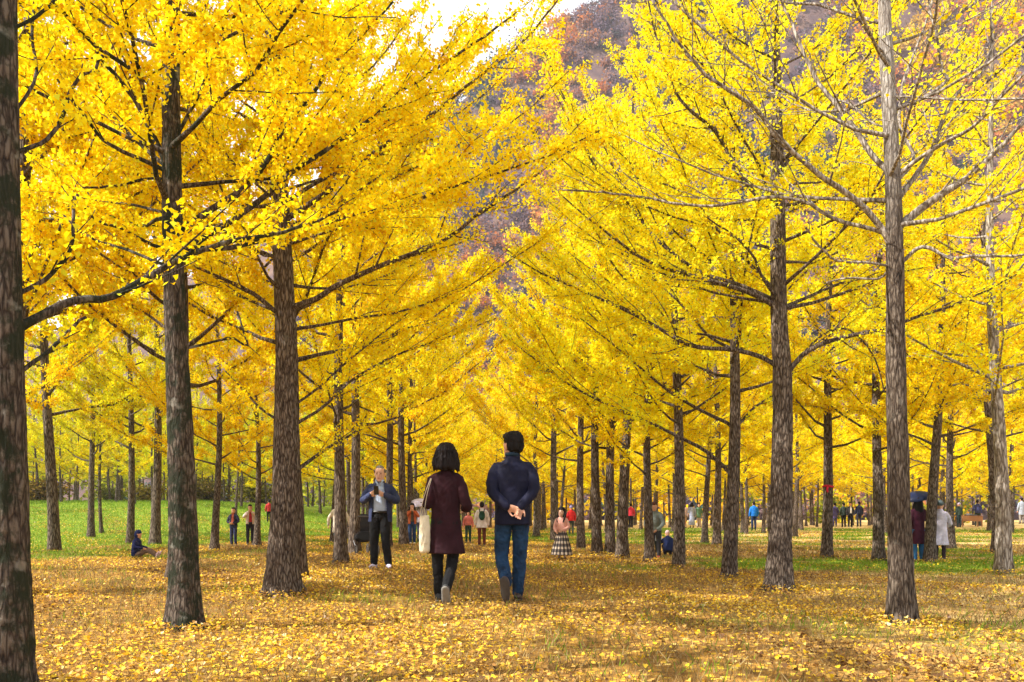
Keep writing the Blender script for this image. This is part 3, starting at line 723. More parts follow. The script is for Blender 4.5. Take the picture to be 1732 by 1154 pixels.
# ------------------------------------------------------------------ ginkgo trees
BARK = bark_material('ginkgo_bark', (0.010, 0.007, 0.006), (0.070, 0.049, 0.036), (0.24, 0.19, 0.15), scale=1.5)
BARK_TOP = bark_material('pale_topped_bark', (0.012, 0.009, 0.007), (0.07, 0.05, 0.037), (0.20, 0.16, 0.125), scale=1.5, paletop=3.0)
BARK_MOSS = bark_material('mossy_bark', (0.010, 0.008, 0.007), (0.060, 0.043, 0.032), (0.17, 0.135, 0.105), moss=.92, scale=1.5, pale=.2)
BARK_PALE = bark_material('pale_bark', (0.05, 0.04, 0.032), (0.20, 0.16, 0.125), (0.46, 0.41, 0.36), pale=.25)
LEAF = leaf_material('ginkgo_leaf', [(0.0, (0.62, 0.33, 0.006)), (0.08, (0.80, 0.50, 0.004)), (0.25, (0.92, 0.67, 0.006)), (0.5, (0.94, 0.78, 0.010)), (0.8, (0.93, 0.84, 0.025)), (1.0, (0.76, 0.80, 0.05))], trans=.5)

def rdir(n, g):
    v = g.normal(size=(n, 3)); return v / (np.linalg.norm(v, axis=1)[:, None] + 1e-9)

def leaf_quads(P, D, size, g, broad=1.0):
    """fan shaped leaves: stem end, two wings, outer edge; a quad folded on its midrib"""
    n = len(P)
    W = np.cross(D, rdir(n, g)); W /= np.linalg.norm(W, axis=1)[:, None] + 1e-9
    Nn = np.cross(D, W)
    s = size[:, None]
    fold = (g.uniform(-.12, .3, n))[:, None] * s
    V = np.empty((n, 4, 3))
    V[:, 0] = P
    V[:, 1] = P + s * (.70 * D + .58 * broad * W) + fold * Nn
    V[:, 2] = P + s * .92 * D
    V[:, 3] = P + s * (.70 * D - .58 * broad * W) + fold * Nn
    return V.reshape(-1, 3), np.arange(n * 4).reshape(-1, 4)

class Tree:
    def __init__(s, seed):
        s.g = np.random.default_rng(seed); s.py = random.Random(seed)
        s.spurs = []                      # (point, tangent)
        s.limbs = []                      # list of Parts
    def spur(s, P, dens, t0=0.0):
        P = np.asarray(P); seg = np.linalg.norm(np.diff(P, axis=0), axis=1); cum = np.concatenate([[0], np.cumsum(seg)]); L = cum[-1]
        n = s.g.poisson(L * (1 - t0) * dens)
        if n == 0: return
        d = s.g.uniform(t0 * L, L, n)
        i = np.clip(np.searchsorted(cum, d) - 1, 0, len(seg) - 1); t = ((d - cum[i]) / (seg[i] + 1e-9))[:, None]
        s.spurs.append(P[i] * (1 - t) + P[i + 1] * t)
    def limb(s, P, r0, r1, dens, sides=7, twigs=9, tl=.26, t0=.2, sec=True, part=None, bare=.22, bare_axis=1.0):
        """one limb with its twigs; P smooth polyline"""
        g = s.g
        part = part if part is not None else Parts()
        n = len(P); t = np.linspace(0, 1, n)
        seg = np.linalg.norm(np.diff(P, axis=0), axis=1); L = seg.sum()
        rad = r1 + (r0 - r1) * (1 - t) ** 1.0
        rad[0] *= 1.35
        part.add(*tube(P, rad, sides))
        s.spur(P, dens * bare_axis, .45 if bare_axis < 1 else .22)
        T = np.gradient(P, axis=0); T /= np.linalg.norm(T, axis=1)[:, None]
        nt_ = int(twigs * L / 3.0 + g.uniform(0, 1.5))
        for q in range(nt_):
            u = t0 + (0.97 - t0) * (q + g.uniform(0, .9)) / nt_
            i = min(int(u * (n - 1)), n - 2)
            p = P[i] + (P[i + 1] - P[i]) * (u * (n - 1) - i)
            tg = T[i]
            side = np.cross(tg, [0, 0, 1.0]); side /= np.linalg.norm(side) + 1e-9
            sd = -1 if (q % 2) else 1
            dirn = tg * g.uniform(.35, 1.0) + side * sd * g.uniform(.35, 1.1) + np.array([0, 0, g.uniform(-.35, .75)])
            dirn /= np.linalg.norm(dirn)
            ln = L * tl * (1.15 - .75 * u) * g.uniform(.55, 1.25)
            bend = np.array([0, 0, g.uniform(-.15, .3)]) + tg * .25
            k = np.linspace(0, 1, 5)[:, None]
            Q = p + dirn * ln * k + bend * ln * k ** 2 * .5 + g.normal(size=(5, 3)) * .02 * ln * k
            rr = max(.0035, rad[i] * .42)
            part.add(*tube(Q, np.linspace(rr, .003, 5), 4))
            s.spur(Q, dens * (.12 if g.uniform() < bare else 1.05), .05)
            if sec and ln > .45:
                for w in range(int(ln * 4.2)):
                    u2 = g.uniform(.2, .95); j = min(int(u2 * 4), 3); p2 = Q[j] + (Q[j + 1] - Q[j]) * (u2 * 4 - j)
                    d2 = dirn * .6 + rdir(1, g)[0] * .8 + np.array([0, 0, .15]); d2 /= np.linalg.norm(d2); l2 = ln * g.uniform(.2, .45)
                    Q2 = p2 + d2 * l2 * np.linspace(0, 1, 3)[:, None]
                    part.add(*tube(Q2, [.003, .0026, .0018], 3)); s.spur(Q2, dens * 1.05, .0)
        return part
    def whorl(s, trunk, z0, z1, n, length, r0, dens, elev=(14, 32), skip=None, parts=None, twigs=11, sides=7, sec=True, ang0=0.0):
        """ascending limbs spiralling up the stem; trunk(z) gives the stem point"""
        g = s.g
        for q in range(n):
            f = (q + g.uniform(-.3, .3)) / max(1, n - 1); f = min(max(f, 0), 1)
            z = z0 + (z1 - z0) * f
            a = ang0 + q * 2.39996 + g.uniform(-.35, .35)
            if skip is not None and skip(z, a): continue
            L = length * (1 - .80 * f ** 1.25) * g.uniform(.78, 1.15)
            e = R(g.uniform(*elev) + 20 * f)
            p = np.array(trunk(z)); h = np.array([math.cos(a), math.sin(a), 0]); lat = np.array([-h[1], h[0], 0])
            m = 9; t = np.linspace(0, 1, m)[:, None]
            wob = np.cumsum(g.normal(size=(m, 2)) * .03 * L / 3, axis=0)
            P = p + h * L * math.cos(e) * t + np.array([0, 0, 1.0]) * L * (math.sin(e) * t * (.45 + .75 * t)) + lat * (wob[:, :1] + g.uniform(-.15, .15) * L * t ** 2) + np.array([0, 0, 1.0]) * wob[:, 1:]
            part = s.limb(P, r0 * (1 - .72 * f) * g.uniform(.85, 1.15), .005, dens, sides, twigs, part=parts, sec=sec)
            if parts is None: s.limbs.append(part)
    def crown(s, name, root, size, per, tint, bias=.0, spread=.03):
        g = s.g
        P = np.concatenate(s.spurs)
        n = len(P)
        cl = np.clip(g.normal(.5 + bias, .24, n), 0, 1)
        k = g.integers(max(1, per - 1), per + 2, n)
        idx = np.repeat(np.arange(n), k); N = len(idx)
        D = rdir(N, g) + np.array([0, 0, .12]); D /= np.linalg.norm(D, axis=1)[:, None]
        pos = P[idx] + g.normal(size=(N, 3)) * spread + D * g.uniform(.15, .7, N)[:, None] * size
        sz = size * g.uniform(.7, 1.2, N)
        V, F = leaf_quads(pos, D, sz, g)
        tone = np.clip(cl[idx] + g.normal(0, .17, N), 0, 1)
        o = mesh_np(name, V, F, LEAF, root, tone=tone)
        o.color = (*tint, 1)
        return o, N

def trunk_mesh(curve, r_b, top, seed, sides=40, dz=.045, mat=None, root=None, part=None, rough=1.6, flare=.20):
    """curve(z) local centre of the stem; furrowed skin, flared foot"""
    zs = np.concatenate([np.arange(-.25, 3.6, dz), np.linspace(3.6, top, max(8, int((top - 3.6) / (dz * 4))))])
    P = np.array([curve(z) for z in zs])
    rad = r_b * np.clip(1 - np.clip(zs, 0, None) / (top + .35), .02, 1) ** .85 * (1 + flare * np.exp(-np.clip(zs, 0, None) / .12) + .26 * np.exp(-np.clip(zs, 0, None) / .45))
    off = seed * 3.17
    def mod(n, sd, PP):
        out = np.ones((n, sd))
        for i in range(n):
            z = zs[i]
            for j in range(sd):
                a = 2 * math.pi * j / sd
                c, s_ = math.cos(a), math.sin(a)
                n1 = noise.noise(Vector((c * 1.1 + off, s_ * 1.1, z * .9)))
                n2 = noise.noise(Vector((c * 4.5 + off, s_ * 4.5, z * 3.2)))
                n3 = 1 - 2 * abs(noise.noise(Vector((c * 7 + off, s_ * 7, z * 4.5))))
                root_ = (noise.noise(Vector((c * 1.8 + off, s_ * 1.8, 5)))) * .5 * math.exp(-max(z, 0) / .18)
                out[i, j] = 1 + rough * (.07 * n1 + .045 * n2 + .055 * n3) + root_
        return out
    V, F = tube(P, rad, sides, mod)
    if part is not None: part.add(V, F); return None
    return mesh_np('trunk', V, F, mat, root, smooth=True)

def hero(label, base_px, stem, w_px, limbs, seed, dens, per, tint, size=.032, top=9.0, nproc=32, z0=2.6, plen=3.5, mat=BARK, group='ginkgo trees nearest the camera', bias=0.0, elev=(15, 33), skip=None, limb_dens=None, pr0=.020, limbmat=None):
    b = ground_at(*base_px); d0 = b.y
    root = empty('ginkgo_tree', b); tag(root, label, 'tree', group, 'thing')
    t = Tree(seed); B = np.array(b); dens = dens * 3.2
    # stem: photo points -> local curve
    zl = []; pl = []
    for x, y in [base_px] + stem:
        p = unproj(x, y, d0) - B
        zl.append(p[2]); pl.append(p[0])
    zl = np.array(zl); pl = np.array(pl); zl[0] = 0
    lean = (pl[-1] - pl[-2]) / (zl[-1] - zl[-2] + 1e-6)
    zz = np.append(zl, top + .5); pp = np.append(pl, pl[-1] + lean * .5 * (top + .5 - zl[-1]))
    zf = np.linspace(-.3, top + .4, 120); xf = np.interp(zf, zz, pp)
    ker = np.hanning(15); ker /= ker.sum(); xs = np.convolve(np.pad(xf, 7, mode='edge'), ker, 'valid')
    cur = lambda z: (float(np.interp(z, zf, xs)), .03 * math.sin(z * .9 + seed), z)
    k = FPX / d0
    trunk_mesh(cur, w_px / 2 / k, top, seed, 44, .04, mat, root)
    for L in limbs:
        pts, w0 = L[0], L[1]; ddep = L[2] if len(L) > 2 else 0.0; dm = L[3] if len(L) > 3 else 1.0
        m = len(pts)
        arc = np.concatenate([[0], np.cumsum([math.hypot(pts[i + 1][0] - pts[i][0], pts[i + 1][1] - pts[i][1]) for i in range(m - 1)])]); arc /= arc[-1]
        P = np.array([unproj(x, y, d0 + .0 + ddep * a) - B for (x, y), a in zip(pts, arc)])
        c0 = np.array(cur(P[0][2])); P[0] = c0 * .6 + P[0] * .4 + np.array([0, 0, -.02])
        n = max(12, 3 * m); Q = catmull(P, n)
        Q += np.cumsum(t.g.normal(size=Q.shape) * .006, axis=0) * np.linspace(0, 1, n)[:, None]
        part = t.limb(Q, w0 * .80 / 2 / k, .008, (limb_dens or dens) * dm, 8, 13, .27, bare_axis=.5)
        t.limbs.append(part)
    t.whorl(cur, z0, top - .6, nproc, plen, pr0, dens, elev, skip)
    for p in t.limbs: p.build('limb', limbmat or mat, root)
    o, n = t.crown('crown', root, size, per, tint, bias)
    print('leaves', label[:40], n)
    return root, n

def proto(seed, height, z0, n, length, dens, per, size, r_b, tint, twigs=7, sec=True, sides=14, mat=BARK):
    t = Tree(seed); part = Parts()
    g = t.g; lx, ly = g.uniform(-.03, .03, 2); ph = g.uniform(0, 6)
    cur = lambda z: (lx * z + .05 * math.sin(z * .8 + ph), ly * z + .05 * math.cos(z * .7 + ph), z)
    trunk_mesh(cur, r_b, height, seed, sides, .14, None, None, part, rough=.9)
    t.whorl(cur, z0, height - .5, n, length, .026, dens, (11, 33), None, part, twigs, 5, sec, g.uniform(0, 6))
    root = empty('ginkgo_tree', (0, 0, 0))
    tr = part.build('trunk', mat, root)  # one mesh holding the limbs as well as the trunk
    o, N = t.crown('crown', root, size, per, tint)
    return root, N

TINT_GOLD = (1.0, .99, .85); TINT_YEL = (1.0, 1.0, 1.0); TINT_LEM = (1.0, 1.02, 1.1); TINT_GREEN = (.72, .86, 1.3); TINT_OLIVE = (.84, .90, 1.1)
counts = {}
# ------------------------------------------------------------------ the nearest trees, limb by limb
D0 = 1.0
hero('thick moss darkened ginkgo trunk at the left edge', (16, 1172), [(19, 800), (15, 560), (10, 300), (6, 60)], 62, [
    ([(45, 552), (75, 532), (112, 512), (150, 505), (185, 503), (250, 470), (310, 438), (370, 418), (440, 400), (520, 384), (590, 350)], 21, 1.5, .5),
    ([(45, 495), (75, 476), (100, 450), (118, 428), (125, 380), (124, 330)], 10, .2),
    ([(48, 630), (75, 600), (104, 573), (125, 548), (145, 528)], 10, .3),
    ([(26, 257), (55, 248), (81, 234), (101, 192), (107, 148), (140, 120), (160, 95)], 10, .3),
    ([(26, 47), (45, 36), (65, 23), (92, 0), (120, -40)], 8, .2),
    ([(30, 200), (60, 130), (50, 60), (45, -20)], 7, .4),
], 3, 15, 5, TINT_GOLD, nproc=22, z0=3.0, mat=BARK_MOSS, plen=2.6, pr0=.014, skip=lambda z, a: math.cos(a) > .3)

hero('second ginkgo from the left edge, dark trunk under dense golden leaves', (312, 1064), [(304, 800), (295, 500), (293, 400), (291, 200), (294, 0)], 45, [
    ([(296, 432), (345, 402), (400, 368), (460, 322), (500, 285), (547, 257), (586, 229), (646, 187), (672, 156), (711, 130), (755, 101), (835, 44), (890, 5)], 14, .6),
    ([(296, 395), (340, 366), (375, 343), (410, 320), (440, 287), (456, 265), (474, 226), (516, 171), (542, 140), (557, 117), (596, 75), (625, 39), (665, -5)], 15, .4),
    ([(290, 295), (275, 265), (262, 234), (234, 179), (216, 153), (187, 114), (166, 86), (140, 49), (107, 0), (90, -40)], 13, -.4),
    ([(288, 285), (255, 260), (218, 226), (187, 187), (174, 153), (150, 120)], 10, .4),
    ([(288, 290), (247, 273), (200, 250), (169, 224), (146, 187), (117, 151), (100, 120)], 10, -.6),
    ([(292, 448), (264, 443), (220, 424), (164, 405), (130, 387), (100, 360)], 7, .6),
    ([(290, 420), (253, 413), (209, 391), (164, 376), (128, 352)], 8, -.5),
    ([(288, 360), (231, 346), (186, 335), (140, 310)], 7, .9),
    ([(292, 300), (250, 302), (209, 309), (165, 312), (130, 310)], 6, -.3),
    ([(296, 120), (330, 60), (350, 10), (380, -50)], 8, .3),
    ([(296, 240), (320, 190), (345, 140), (375, 60), (390, -10)], 9, -.4),
    ([(312, 588), (360, 578), (395, 572), (425, 585), (412, 530)], 6, .3, .4),
], 7, 19, 5, TINT_GOLD, nproc=32, z0=3.0, plen=3.4, mat=BARK_MOSS)

hero('large ginkgo trunk left of the man with the phone, long limb reaching over the alley', (478, 1006), [(483, 800), (483, 600), (478, 420), (466, 180), (456, 0)], 47, [
    ([(484, 520), (534, 506), (564, 486), (616, 461), (672, 437), (728, 415), (765, 394), (802, 364), (840, 338), (870, 316), (901, 290), (933, 265), (985, 231)], 14, -.8, .6),
    ([(476, 532), (467, 528), (430, 498), (372, 469), (320, 447), (280, 420)], 11, -.9),
    ([(482, 408), (520, 388), (553, 370), (616, 327), (691, 290), (740, 270), (790, 235)], 11, .6),
    ([(480, 395), (510, 373), (560, 350), (609, 327), (660, 290)], 10, -.5),
    ([(482, 345), (520, 318), (555, 299), (600, 283), (651, 262), (729, 242), (794, 231), (846, 205), (880, 180)], 9, .8),
    ([(480, 372), (560, 320), (620, 268), (687, 221), (729, 197), (750, 179), (789, 145), (828, 117), (869, 83), (899, 55), (935, 18), (958, -15)], 13, -.4),
    ([(475, 340), (430, 350), (380, 335), (340, 300), (300, 240)], 9, .8),
    ([(470, 250), (500, 200), (520, 130), (530, 60), (560, -30)], 9, .4),
    ([(463, 95), (440, 60), (420, 20), (405, -30)], 8, .4),
    ([(492, 690), (540, 655), (590, 610), (650, 560), (700, 520)], 6, .5),
    ([(498, 720), (545, 690), (600, 640), (680, 600), (760, 575), (840, 545)], 7, 1.6),
    ([(474, 715), (440, 690), (410, 660), (380, 625)], 6, .2),
    ([(505, 800), (560, 752), (590, 730), (610, 700)], 9, .9),
], 12, 15, 5, (1.0, .99, .95), nproc=30, z0=2.9, plen=3.6, bias=.03)

hero('nearest right hand ginkgo, half bare with pale grey upper limbs', (1527, 1054), [(1520, 800), (1513, 620), (1511, 470), (1510, 400), (1508, 280), (1500, 120), (1497, 0)], 36, [
    ([(1506, 415), (1490, 385), (1460, 350), (1425, 322), (1390, 300), (1352, 268), (1311, 231), (1276, 182), (1219, 143), (1185, 120), (1146, 68), (1107, 0), (1090, -40)], 15, -.5),
    ([(1508, 296), (1498, 286), (1472, 260), (1446, 221), (1410, 177), (1376, 138), (1350, 88), (1332, 44), (1312, 5), (1295, -40)], 13, .6),
    ([(1514, 385), (1540, 368), (1560, 352), (1590, 332), (1640, 300), (1690, 252), (1735, 208), (1790, 150)], 19, -.4),
    ([(1512, 345), (1530, 322), (1547, 299), (1581, 247), (1592, 208), (1618, 153), (1649, 132), (1672, 99), (1677, 70), (1672, 0)], 12, .5),
    ([(1608, 172), (1600, 140), (1594, 122), (1585, 90), (1577, 50), (1558, -10)], 7, .4),
    ([(1512, 300), (1550, 272), (1602, 239), (1649, 213), (1696, 161), (1720, 138), (1760, 90)], 10, -.9),
    ([(1512, 310), (1547, 268), (1524, 221), (1525, 177), (1532, 130), (1550, 80), (1571, 26), (1585, -30)], 8, .9),
    ([(1516, 452), (1535, 435), (1551, 420), (1573, 418), (1607, 435), (1663, 430), (1732, 427), (1790, 415)], 9, -.5),
    ([(1508, 448), (1470, 446), (1413, 445), (1376, 417), (1360, 390)], 6, -.4),
    ([(1506, 398), (1473, 387), (1428, 376), (1394, 361), (1365, 342), (1309, 331), (1250, 340), (1195, 346), (1136, 340), (1065, 327), (950, 322)], 9, .8),
    ([(1503, 215), (1470, 205), (1440, 175), (1400, 160)], 5, .3),
    ([(1500, 90), (1475, 70), (1455, 40), (1440, 10)], 5, -.3),
    ([(1505, 160), (1560, 165), (1640, 170), (1740, 172)], 5, -.8),
    ([(1510, 430), (1490, 470), (1440, 470), (1400, 480)], 5, .3),
], 21, 1.3, 4, TINT_LEM, nproc=30, z0=3.2, plen=3.1, pr0=.016, mat=BARK_TOP, limbmat=BARK_PALE, bias=.08)

hero('leafy ginkgo with a thick brown trunk just left of the half bare one', (1316, 998), [(1324, 780), (1326, 640), (1318, 540), (1314, 300), (1308, 0)], 38, [
    ([(1322, 622), (1290, 605), (1240, 592), (1170, 585), (1105, 548), (1045, 518), (985, 490), (910, 455), (860, 420)], 11, .8, .8),
    ([(1318, 518), (1260, 492), (1170, 466), (1100, 445), (1040, 405), (990, 365), (950, 330)], 12, -.5),
    ([(1316, 508), (1250, 482), (1184, 461), (1128, 420), (1098, 390), (1053, 331), (1021, 299), (1000, 270), (985, 229), (961, 179), (935, 117), (912, 60)], 10, .7, .6),
    ([(1314, 372), (1275, 325), (1247, 291), (1234, 265), (1206, 221), (1156, 179), (1133, 146), (1115, 91), (1095, 34), (1085, -20)], 11, -.5),
    ([(1312, 250), (1289, 192), (1276, 143), (1262, 86), (1255, 0), (1250, -50)], 8, .4),
    ([(1328, 632), (1342, 618), (1365, 595), (1413, 573), (1499, 554), (1558, 532), (1607, 517), (1663, 495), (1720, 466)], 12, -.5, .7),
    ([(1330, 640), (1380, 575), (1430, 555), (1475, 600), (1495, 660)], 6, .8, .6),
    ([(1318, 345), (1350, 345), (1410, 335), (1470, 300), (1520, 260)], 8, .5),
    ([(1318, 520), (1360, 505), (1420, 480), (1490, 465), (1560, 455)], 8, .9),
    ([(1316, 500), (1300, 480), (1220, 395), (1180, 345), (1120, 310), (1050, 300)], 8, .9),
    ([(1316, 505), (1290, 470), (1275, 435), (1240, 400), (1200, 375)], 7, -.8),
    ([(1312, 300), (1345, 250), (1370, 190), (1390, 120), (1400, 40)], 8, .6),
], 31, 11, 5, TINT_LEM, nproc=30, z0=3.2, plen=3.5, bias=.10)

hero('ginkgo trunk behind and left of the thick right trunk, long low limb crossing the alley', (1233, 977), [(1240, 800), (1243, 700), (1242, 500), (1240, 300), (1238, 100)], 21, [
    ([(1238, 802), (1195, 764), (1145, 738), (1105, 718), (1039, 689), (972, 655), (916, 614), (882, 588), (850, 562)], 9, .8, .7),
    ([(1242, 722), (1229, 715), (1180, 692), (1121, 655), (1065, 607), (1013, 566), (980, 540)], 8, -.6),
    ([(1242, 720), (1255, 712), (1274, 692), (1300, 674), (1330, 660)], 8, .4),
    ([(1242, 590), (1200, 570), (1165, 530), (1120, 485), (1080, 450)], 7, .7),
    ([(1242, 480), (1200, 440), (1150, 400), (1110, 350)], 7, -.5),
], 41, 13, 5, (.98, 1.05, 1.3), size=.040, nproc=34, z0=2.6, plen=3.3, bias=.06)

# ------------------------------------------------------------------ trees farther down the rows: five grown forms, copied
MID = [proto(101, 9.6, 2.3, 34, 3.6, 46, 5, .042, .105, TINT_YEL)[0], proto(102, 9.0, 2.0, 32, 3.5, 46, 5, .042, .105, TINT_YEL)[0], proto(103, 8.6, 2.4, 28, 3.1, 20, 4, .047, .10, TINT_YEL, mat=BARK_PALE)[0]]
FAR = [proto(111, 9.5, 2.2, 26, 3.6, 28, 4, .068, .085, TINT_YEL, 6, False, 10)[0], proto(112, 8.8, 1.9, 24, 3.5, 28, 4, .068, .085, TINT_YEL, 6, False, 10)[0], proto(113, 9.8, 2.4, 26, 3.4, 28, 4, .068, .085, TINT_YEL, 6, False, 10)[0]]
used = set()
def plant(src, x, y, w, label, tint, group, pos=None, sc_=None, seed=0):
    g = random.Random(seed * 7 + int(x))
    b = pos if pos is not None else ground_at(x, y)
    root = src
    if src in used:
        root = src.copy(); COL.objects.link(root)
        for ch in src.children:
            c = ch.copy(); COL.objects.link(c); c.parent = root
    used.add(src)
    k = FPX / b.y
    s = sc_ if sc_ else g.uniform(.92, 1.08)
    wr = (w / k / 2) / .15 if w else s
    root.location = b; root.rotation_euler = (g.uniform(-.01, .01), g.uniform(-.01, .01), g.uniform(0, 6.28))
    root.scale = (s, s, s * g.uniform(.94, 1.08))
    tag(root, label, 'tree', group, 'thing')
    for c in root.children:
        if c.name.startswith('crown'): c.color = (*tint, 1)
    return root
def jt(t, g): f = g.uniform(.9, 1.04); return (min(1, t[0] * g.uniform(.95, 1.0)), t[1] * f, t[2] * g.uniform(.8, 1.2))
gm = random.Random(5)
GR = 'ginkgo trees in the middle distance'
for i, (src, x, y, w, lab, tn) in enumerate([
    (0, 499, 975, 36, 'ginkgo trunk tucked right behind the large trunk left of the man with the phone', TINT_GOLD),
    (1, 572, 952, 26, 'ginkgo trunk hiding most of the person in the cream coat', TINT_YEL),
    (1, 598, 938, 24, 'ginkgo trunk between the cream coat person and the stroller', TINT_YEL),
    (0, 88, 934, 28, 'dark ginkgo trunk on the lawn beside the left edge trunk', TINT_OLIVE),
    (1, 157, 909, 15, 'slim dark ginkgo trunk standing alone in the middle of the lawn', TINT_OLIVE),
    (0, 220, 920, 16, 'slim ginkgo trunk just behind the seated child', TINT_OLIVE),
    (1, 262, 922, 25, 'ginkgo trunk on the lawn between the seated child and the second big trunk', (.9, .92, 1.0)),
    (0, 365, 930, 17, 'slim ginkgo trunk left of the person with the orange scarf', TINT_GOLD),
    (1, 437, 924, 15, 'slim ginkgo trunk right of the person in the white and red top', TINT_GOLD),
    (1, 682, 922, 18, 'ginkgo trunk close behind the right arm of the man with the phone', TINT_YEL),
    (0, 656, 926, 15, 'ginkgo trunk hidden behind the body of the man with the phone', TINT_YEL),
    (0, 637, 905, 22, 'ginkgo whose trunk rises straight above the head of the man with the phone', TINT_YEL),
    (2, 1692, 970, 34, 'leaning ginkgo trunk with a sunlit pale left side near the right edge', TINT_LEM),
    (0, 1577, 952, 24, 'ginkgo trunk standing between the umbrella holder and the lavender coat', TINT_LEM),
    (1, 1481, 949, 25, 'ginkgo trunk seen just left of the nearest half bare tree', TINT_YEL),
    (1, 1394, 945, 24, 'ginkgo trunk with a red ribbon tied round it', TINT_YEL),
    (0, 1147, 960, 26, 'ginkgo trunk right of the crouching child in navy', TINT_LEM),
    (1, 1096, 950, 21, 'ginkgo trunk half hiding the person in the grey sweater', TINT_YEL),
    (0, 1056, 944, 25, 'stout ginkgo trunk, front one of a close pair left of the grey sweater person', TINT_YEL),
    (1, 1036, 938, 17, 'paler ginkgo trunk, rear one of the close pair left of the grey sweater person', TINT_YEL),
    (0, 1010, 938, 12, 'very thin ginkgo trunk between the plaid skirt girl and the close pair of trunks', TINT_LEM),
    (1, 985, 929, 17, 'ginkgo trunk immediately right of the plaid skirt girl', TINT_YEL),
    (0, 938, 914, 18, 'ginkgo trunk immediately left of the plaid skirt girl', TINT_YEL),
    (1, 905, 909, 13, 'slim ginkgo trunk right of the walking man in navy', TINT_YEL),
    (1, 1610, 927, 18, 'ginkgo trunk right of the lavender coat person', TINT_YEL),
    (0, 1684, 935, 24, 'ginkgo trunk partly covered by the leaning sunlit trunk', TINT_YEL),
    (1, 1213, 922, 17, 'ginkgo trunk left of the trunk with the long low limb, front of two', TINT_YEL),
    (0, 1194, 919, 14, 'ginkgo trunk left of the trunk with the long low limb, rear of two', TINT_YEL),
    (0, 24, 1008, 22, 'ginkgo standing straight behind the mossy edge trunk, leafy crown above', TINT_GOLD),
    (1, 304, 985, 20, 'ginkgo standing straight behind the second big trunk, leafy crown above', TINT_GOLD),
    (1, -160, 945, 30, 'ginkgo whose leafy crown shows between the mossy trunk and the second trunk', TINT_GOLD),
    (0, -70, 1010, 30, 'ginkgo whose trunk stands out of view left of the mossy edge trunk, near crown', TINT_GOLD),
    (1, -60, 968, 30, 'ginkgo crown filling the gap right above the lawn at the left edge', TINT_GOLD),
    (0, 1256, 903, 11, 'thin ginkgo trunk left of the person in bright blue', TINT_YEL),
    (1, 1290, 902, 13, 'thin ginkgo trunk right of the person in bright blue', TINT_YEL),
    (0, 1345, 908, 14, 'ginkgo trunk peeping out right of the thick right trunk', TINT_YEL),
]):
    b = ground_at(x, y); k = FPX / b.y
    plant(MID[src], x, y, None, lab, jt(tn, gm), GR, b, min(1.2, max(.8, (w / k / 2) / .145)) if w > 16 else gm.uniform(.8, .95), i)
    if x < 310 or 490 < x < 1060:
        r_ = [o for o in COL.objects if o.get('label') == lab][0]; r_.scale = (max(1.0, r_.scale[0]), max(1.0, r_.scale[1]), max(1.0, r_.scale[2]) * (1.22 if x < 860 else 1.12))

zones = [(-400, 60, 'beyond the lawn at the far left edge'), (60, 270, 'beyond the lawn behind the seated child'), (270, 480, 'beyond the lawn between the second and third big left trunks'),
         (480, 600, 'behind the person in the cream coat'), (600, 830, 'behind the phone man and the walking couple'), (830, 1000, 'beyond the plaid skirt girl'),
         (1000, 1150, 'behind the grey sweater person and crouching child'), (1150, 1300, 'around the person in bright blue'), (1300, 1500, 'behind the dark dressed visitors'), (1500, 2200, 'behind the umbrella pair at the right')]
gf = random.Random(77)
PEOPLE_AT = [(CX + FPX * o.location.x / o.location.y, o.location.y) for o in COL.objects if o.get('category') == 'person' and o.location.y > 20]
nfar = 0
for rowk in range(-13, 14):
    for Yi in range(0, 17):
        Y = 29 + Yi * 2.9 + gf.uniform(-.7, .7)
        X = (3.1 + 2.9 * rowk) - .02 * Y + gf.uniform(-.55, .55)
        if rowk in (-1,) and Y < 45: continue
        if rowk == -1 and gf.random() < .5: continue
        x = CX + FPX * X / Y
        if x < -150 or x > 1880: continue
        if X < -6.5 and Y < 52 and gf.random() < .86: continue
        if any(abs(x - px_) < 13 and Y < py_ + 1 for px_, py_ in PEOPLE_AT): continue
        if X > 2 and gf.random() < (.45 if Y < 40 else .18): continue
        for z0, z1, where in zones:
            if z0 <= x < z1: break
        tn = TINT_YEL if X > -8 else TINT_OLIVE
        if gf.random() < .2: tn = TINT_GREEN if X < -5 else TINT_LEM
        if -4 < X < 2 and Y > 40: tn = (1.0, .96, .9)
        plant(FAR[gf.randrange(3)], x, 0, None, 'distant slim ginkgo ' + where, jt(tn, gf), 'distant ginkgo trees ' + where, Vector((X, Y, float(G(X, Y)))), gf.uniform(.82, 1.12) * (.8 if X < -8 else 1), nfar)
        nfar += 1
print('far trees', nfar)
for src in MID + FAR:
    if src not in used: print('unused proto', src.name)

# ribbon round one trunk
rt = [o for o in COL.objects if o.get('label', '').endswith('red ribbon tied round it')][0]
bpy.context.view_layer.update()
b = ground_at(1394, 945); zr = (870 - 823) * b.y / FPX + CAMH
tr = [c for c in rt.children if c.name.startswith('trunk')][0]
co_ = np.empty(len(tr.data.vertices) * 3, np.float32); tr.data.vertices.foreach_get('co', co_); co_ = co_.reshape(-1, 3)[:14 * 27]
W_ = np.array([tr.matrix_world @ Vector(v) for v in co_]); band = W_[np.abs(W_[:, 2] - zr) < .11]
cen = band.mean(0); rr0 = np.linalg.norm((band - cen)[:, :2], axis=1).max() - .004
th = np.linspace(0, 2 * math.pi, 33)
v, f = tube(np.array([(rr0 * math.cos(a), rr0 * math.sin(a), .012 * math.sin(2 * a)) for a in th]), [.022] * 33, 8)
o = mesh_np('ribbon', v, f, cloth((.55, .02, .05), .6, .2), None, smooth=True); o.location = Vector((cen[0], cen[1], zr)); tag(o, 'red ribbon tied round a ginkgo trunk above head height', 'ribbon', None, 'thing')
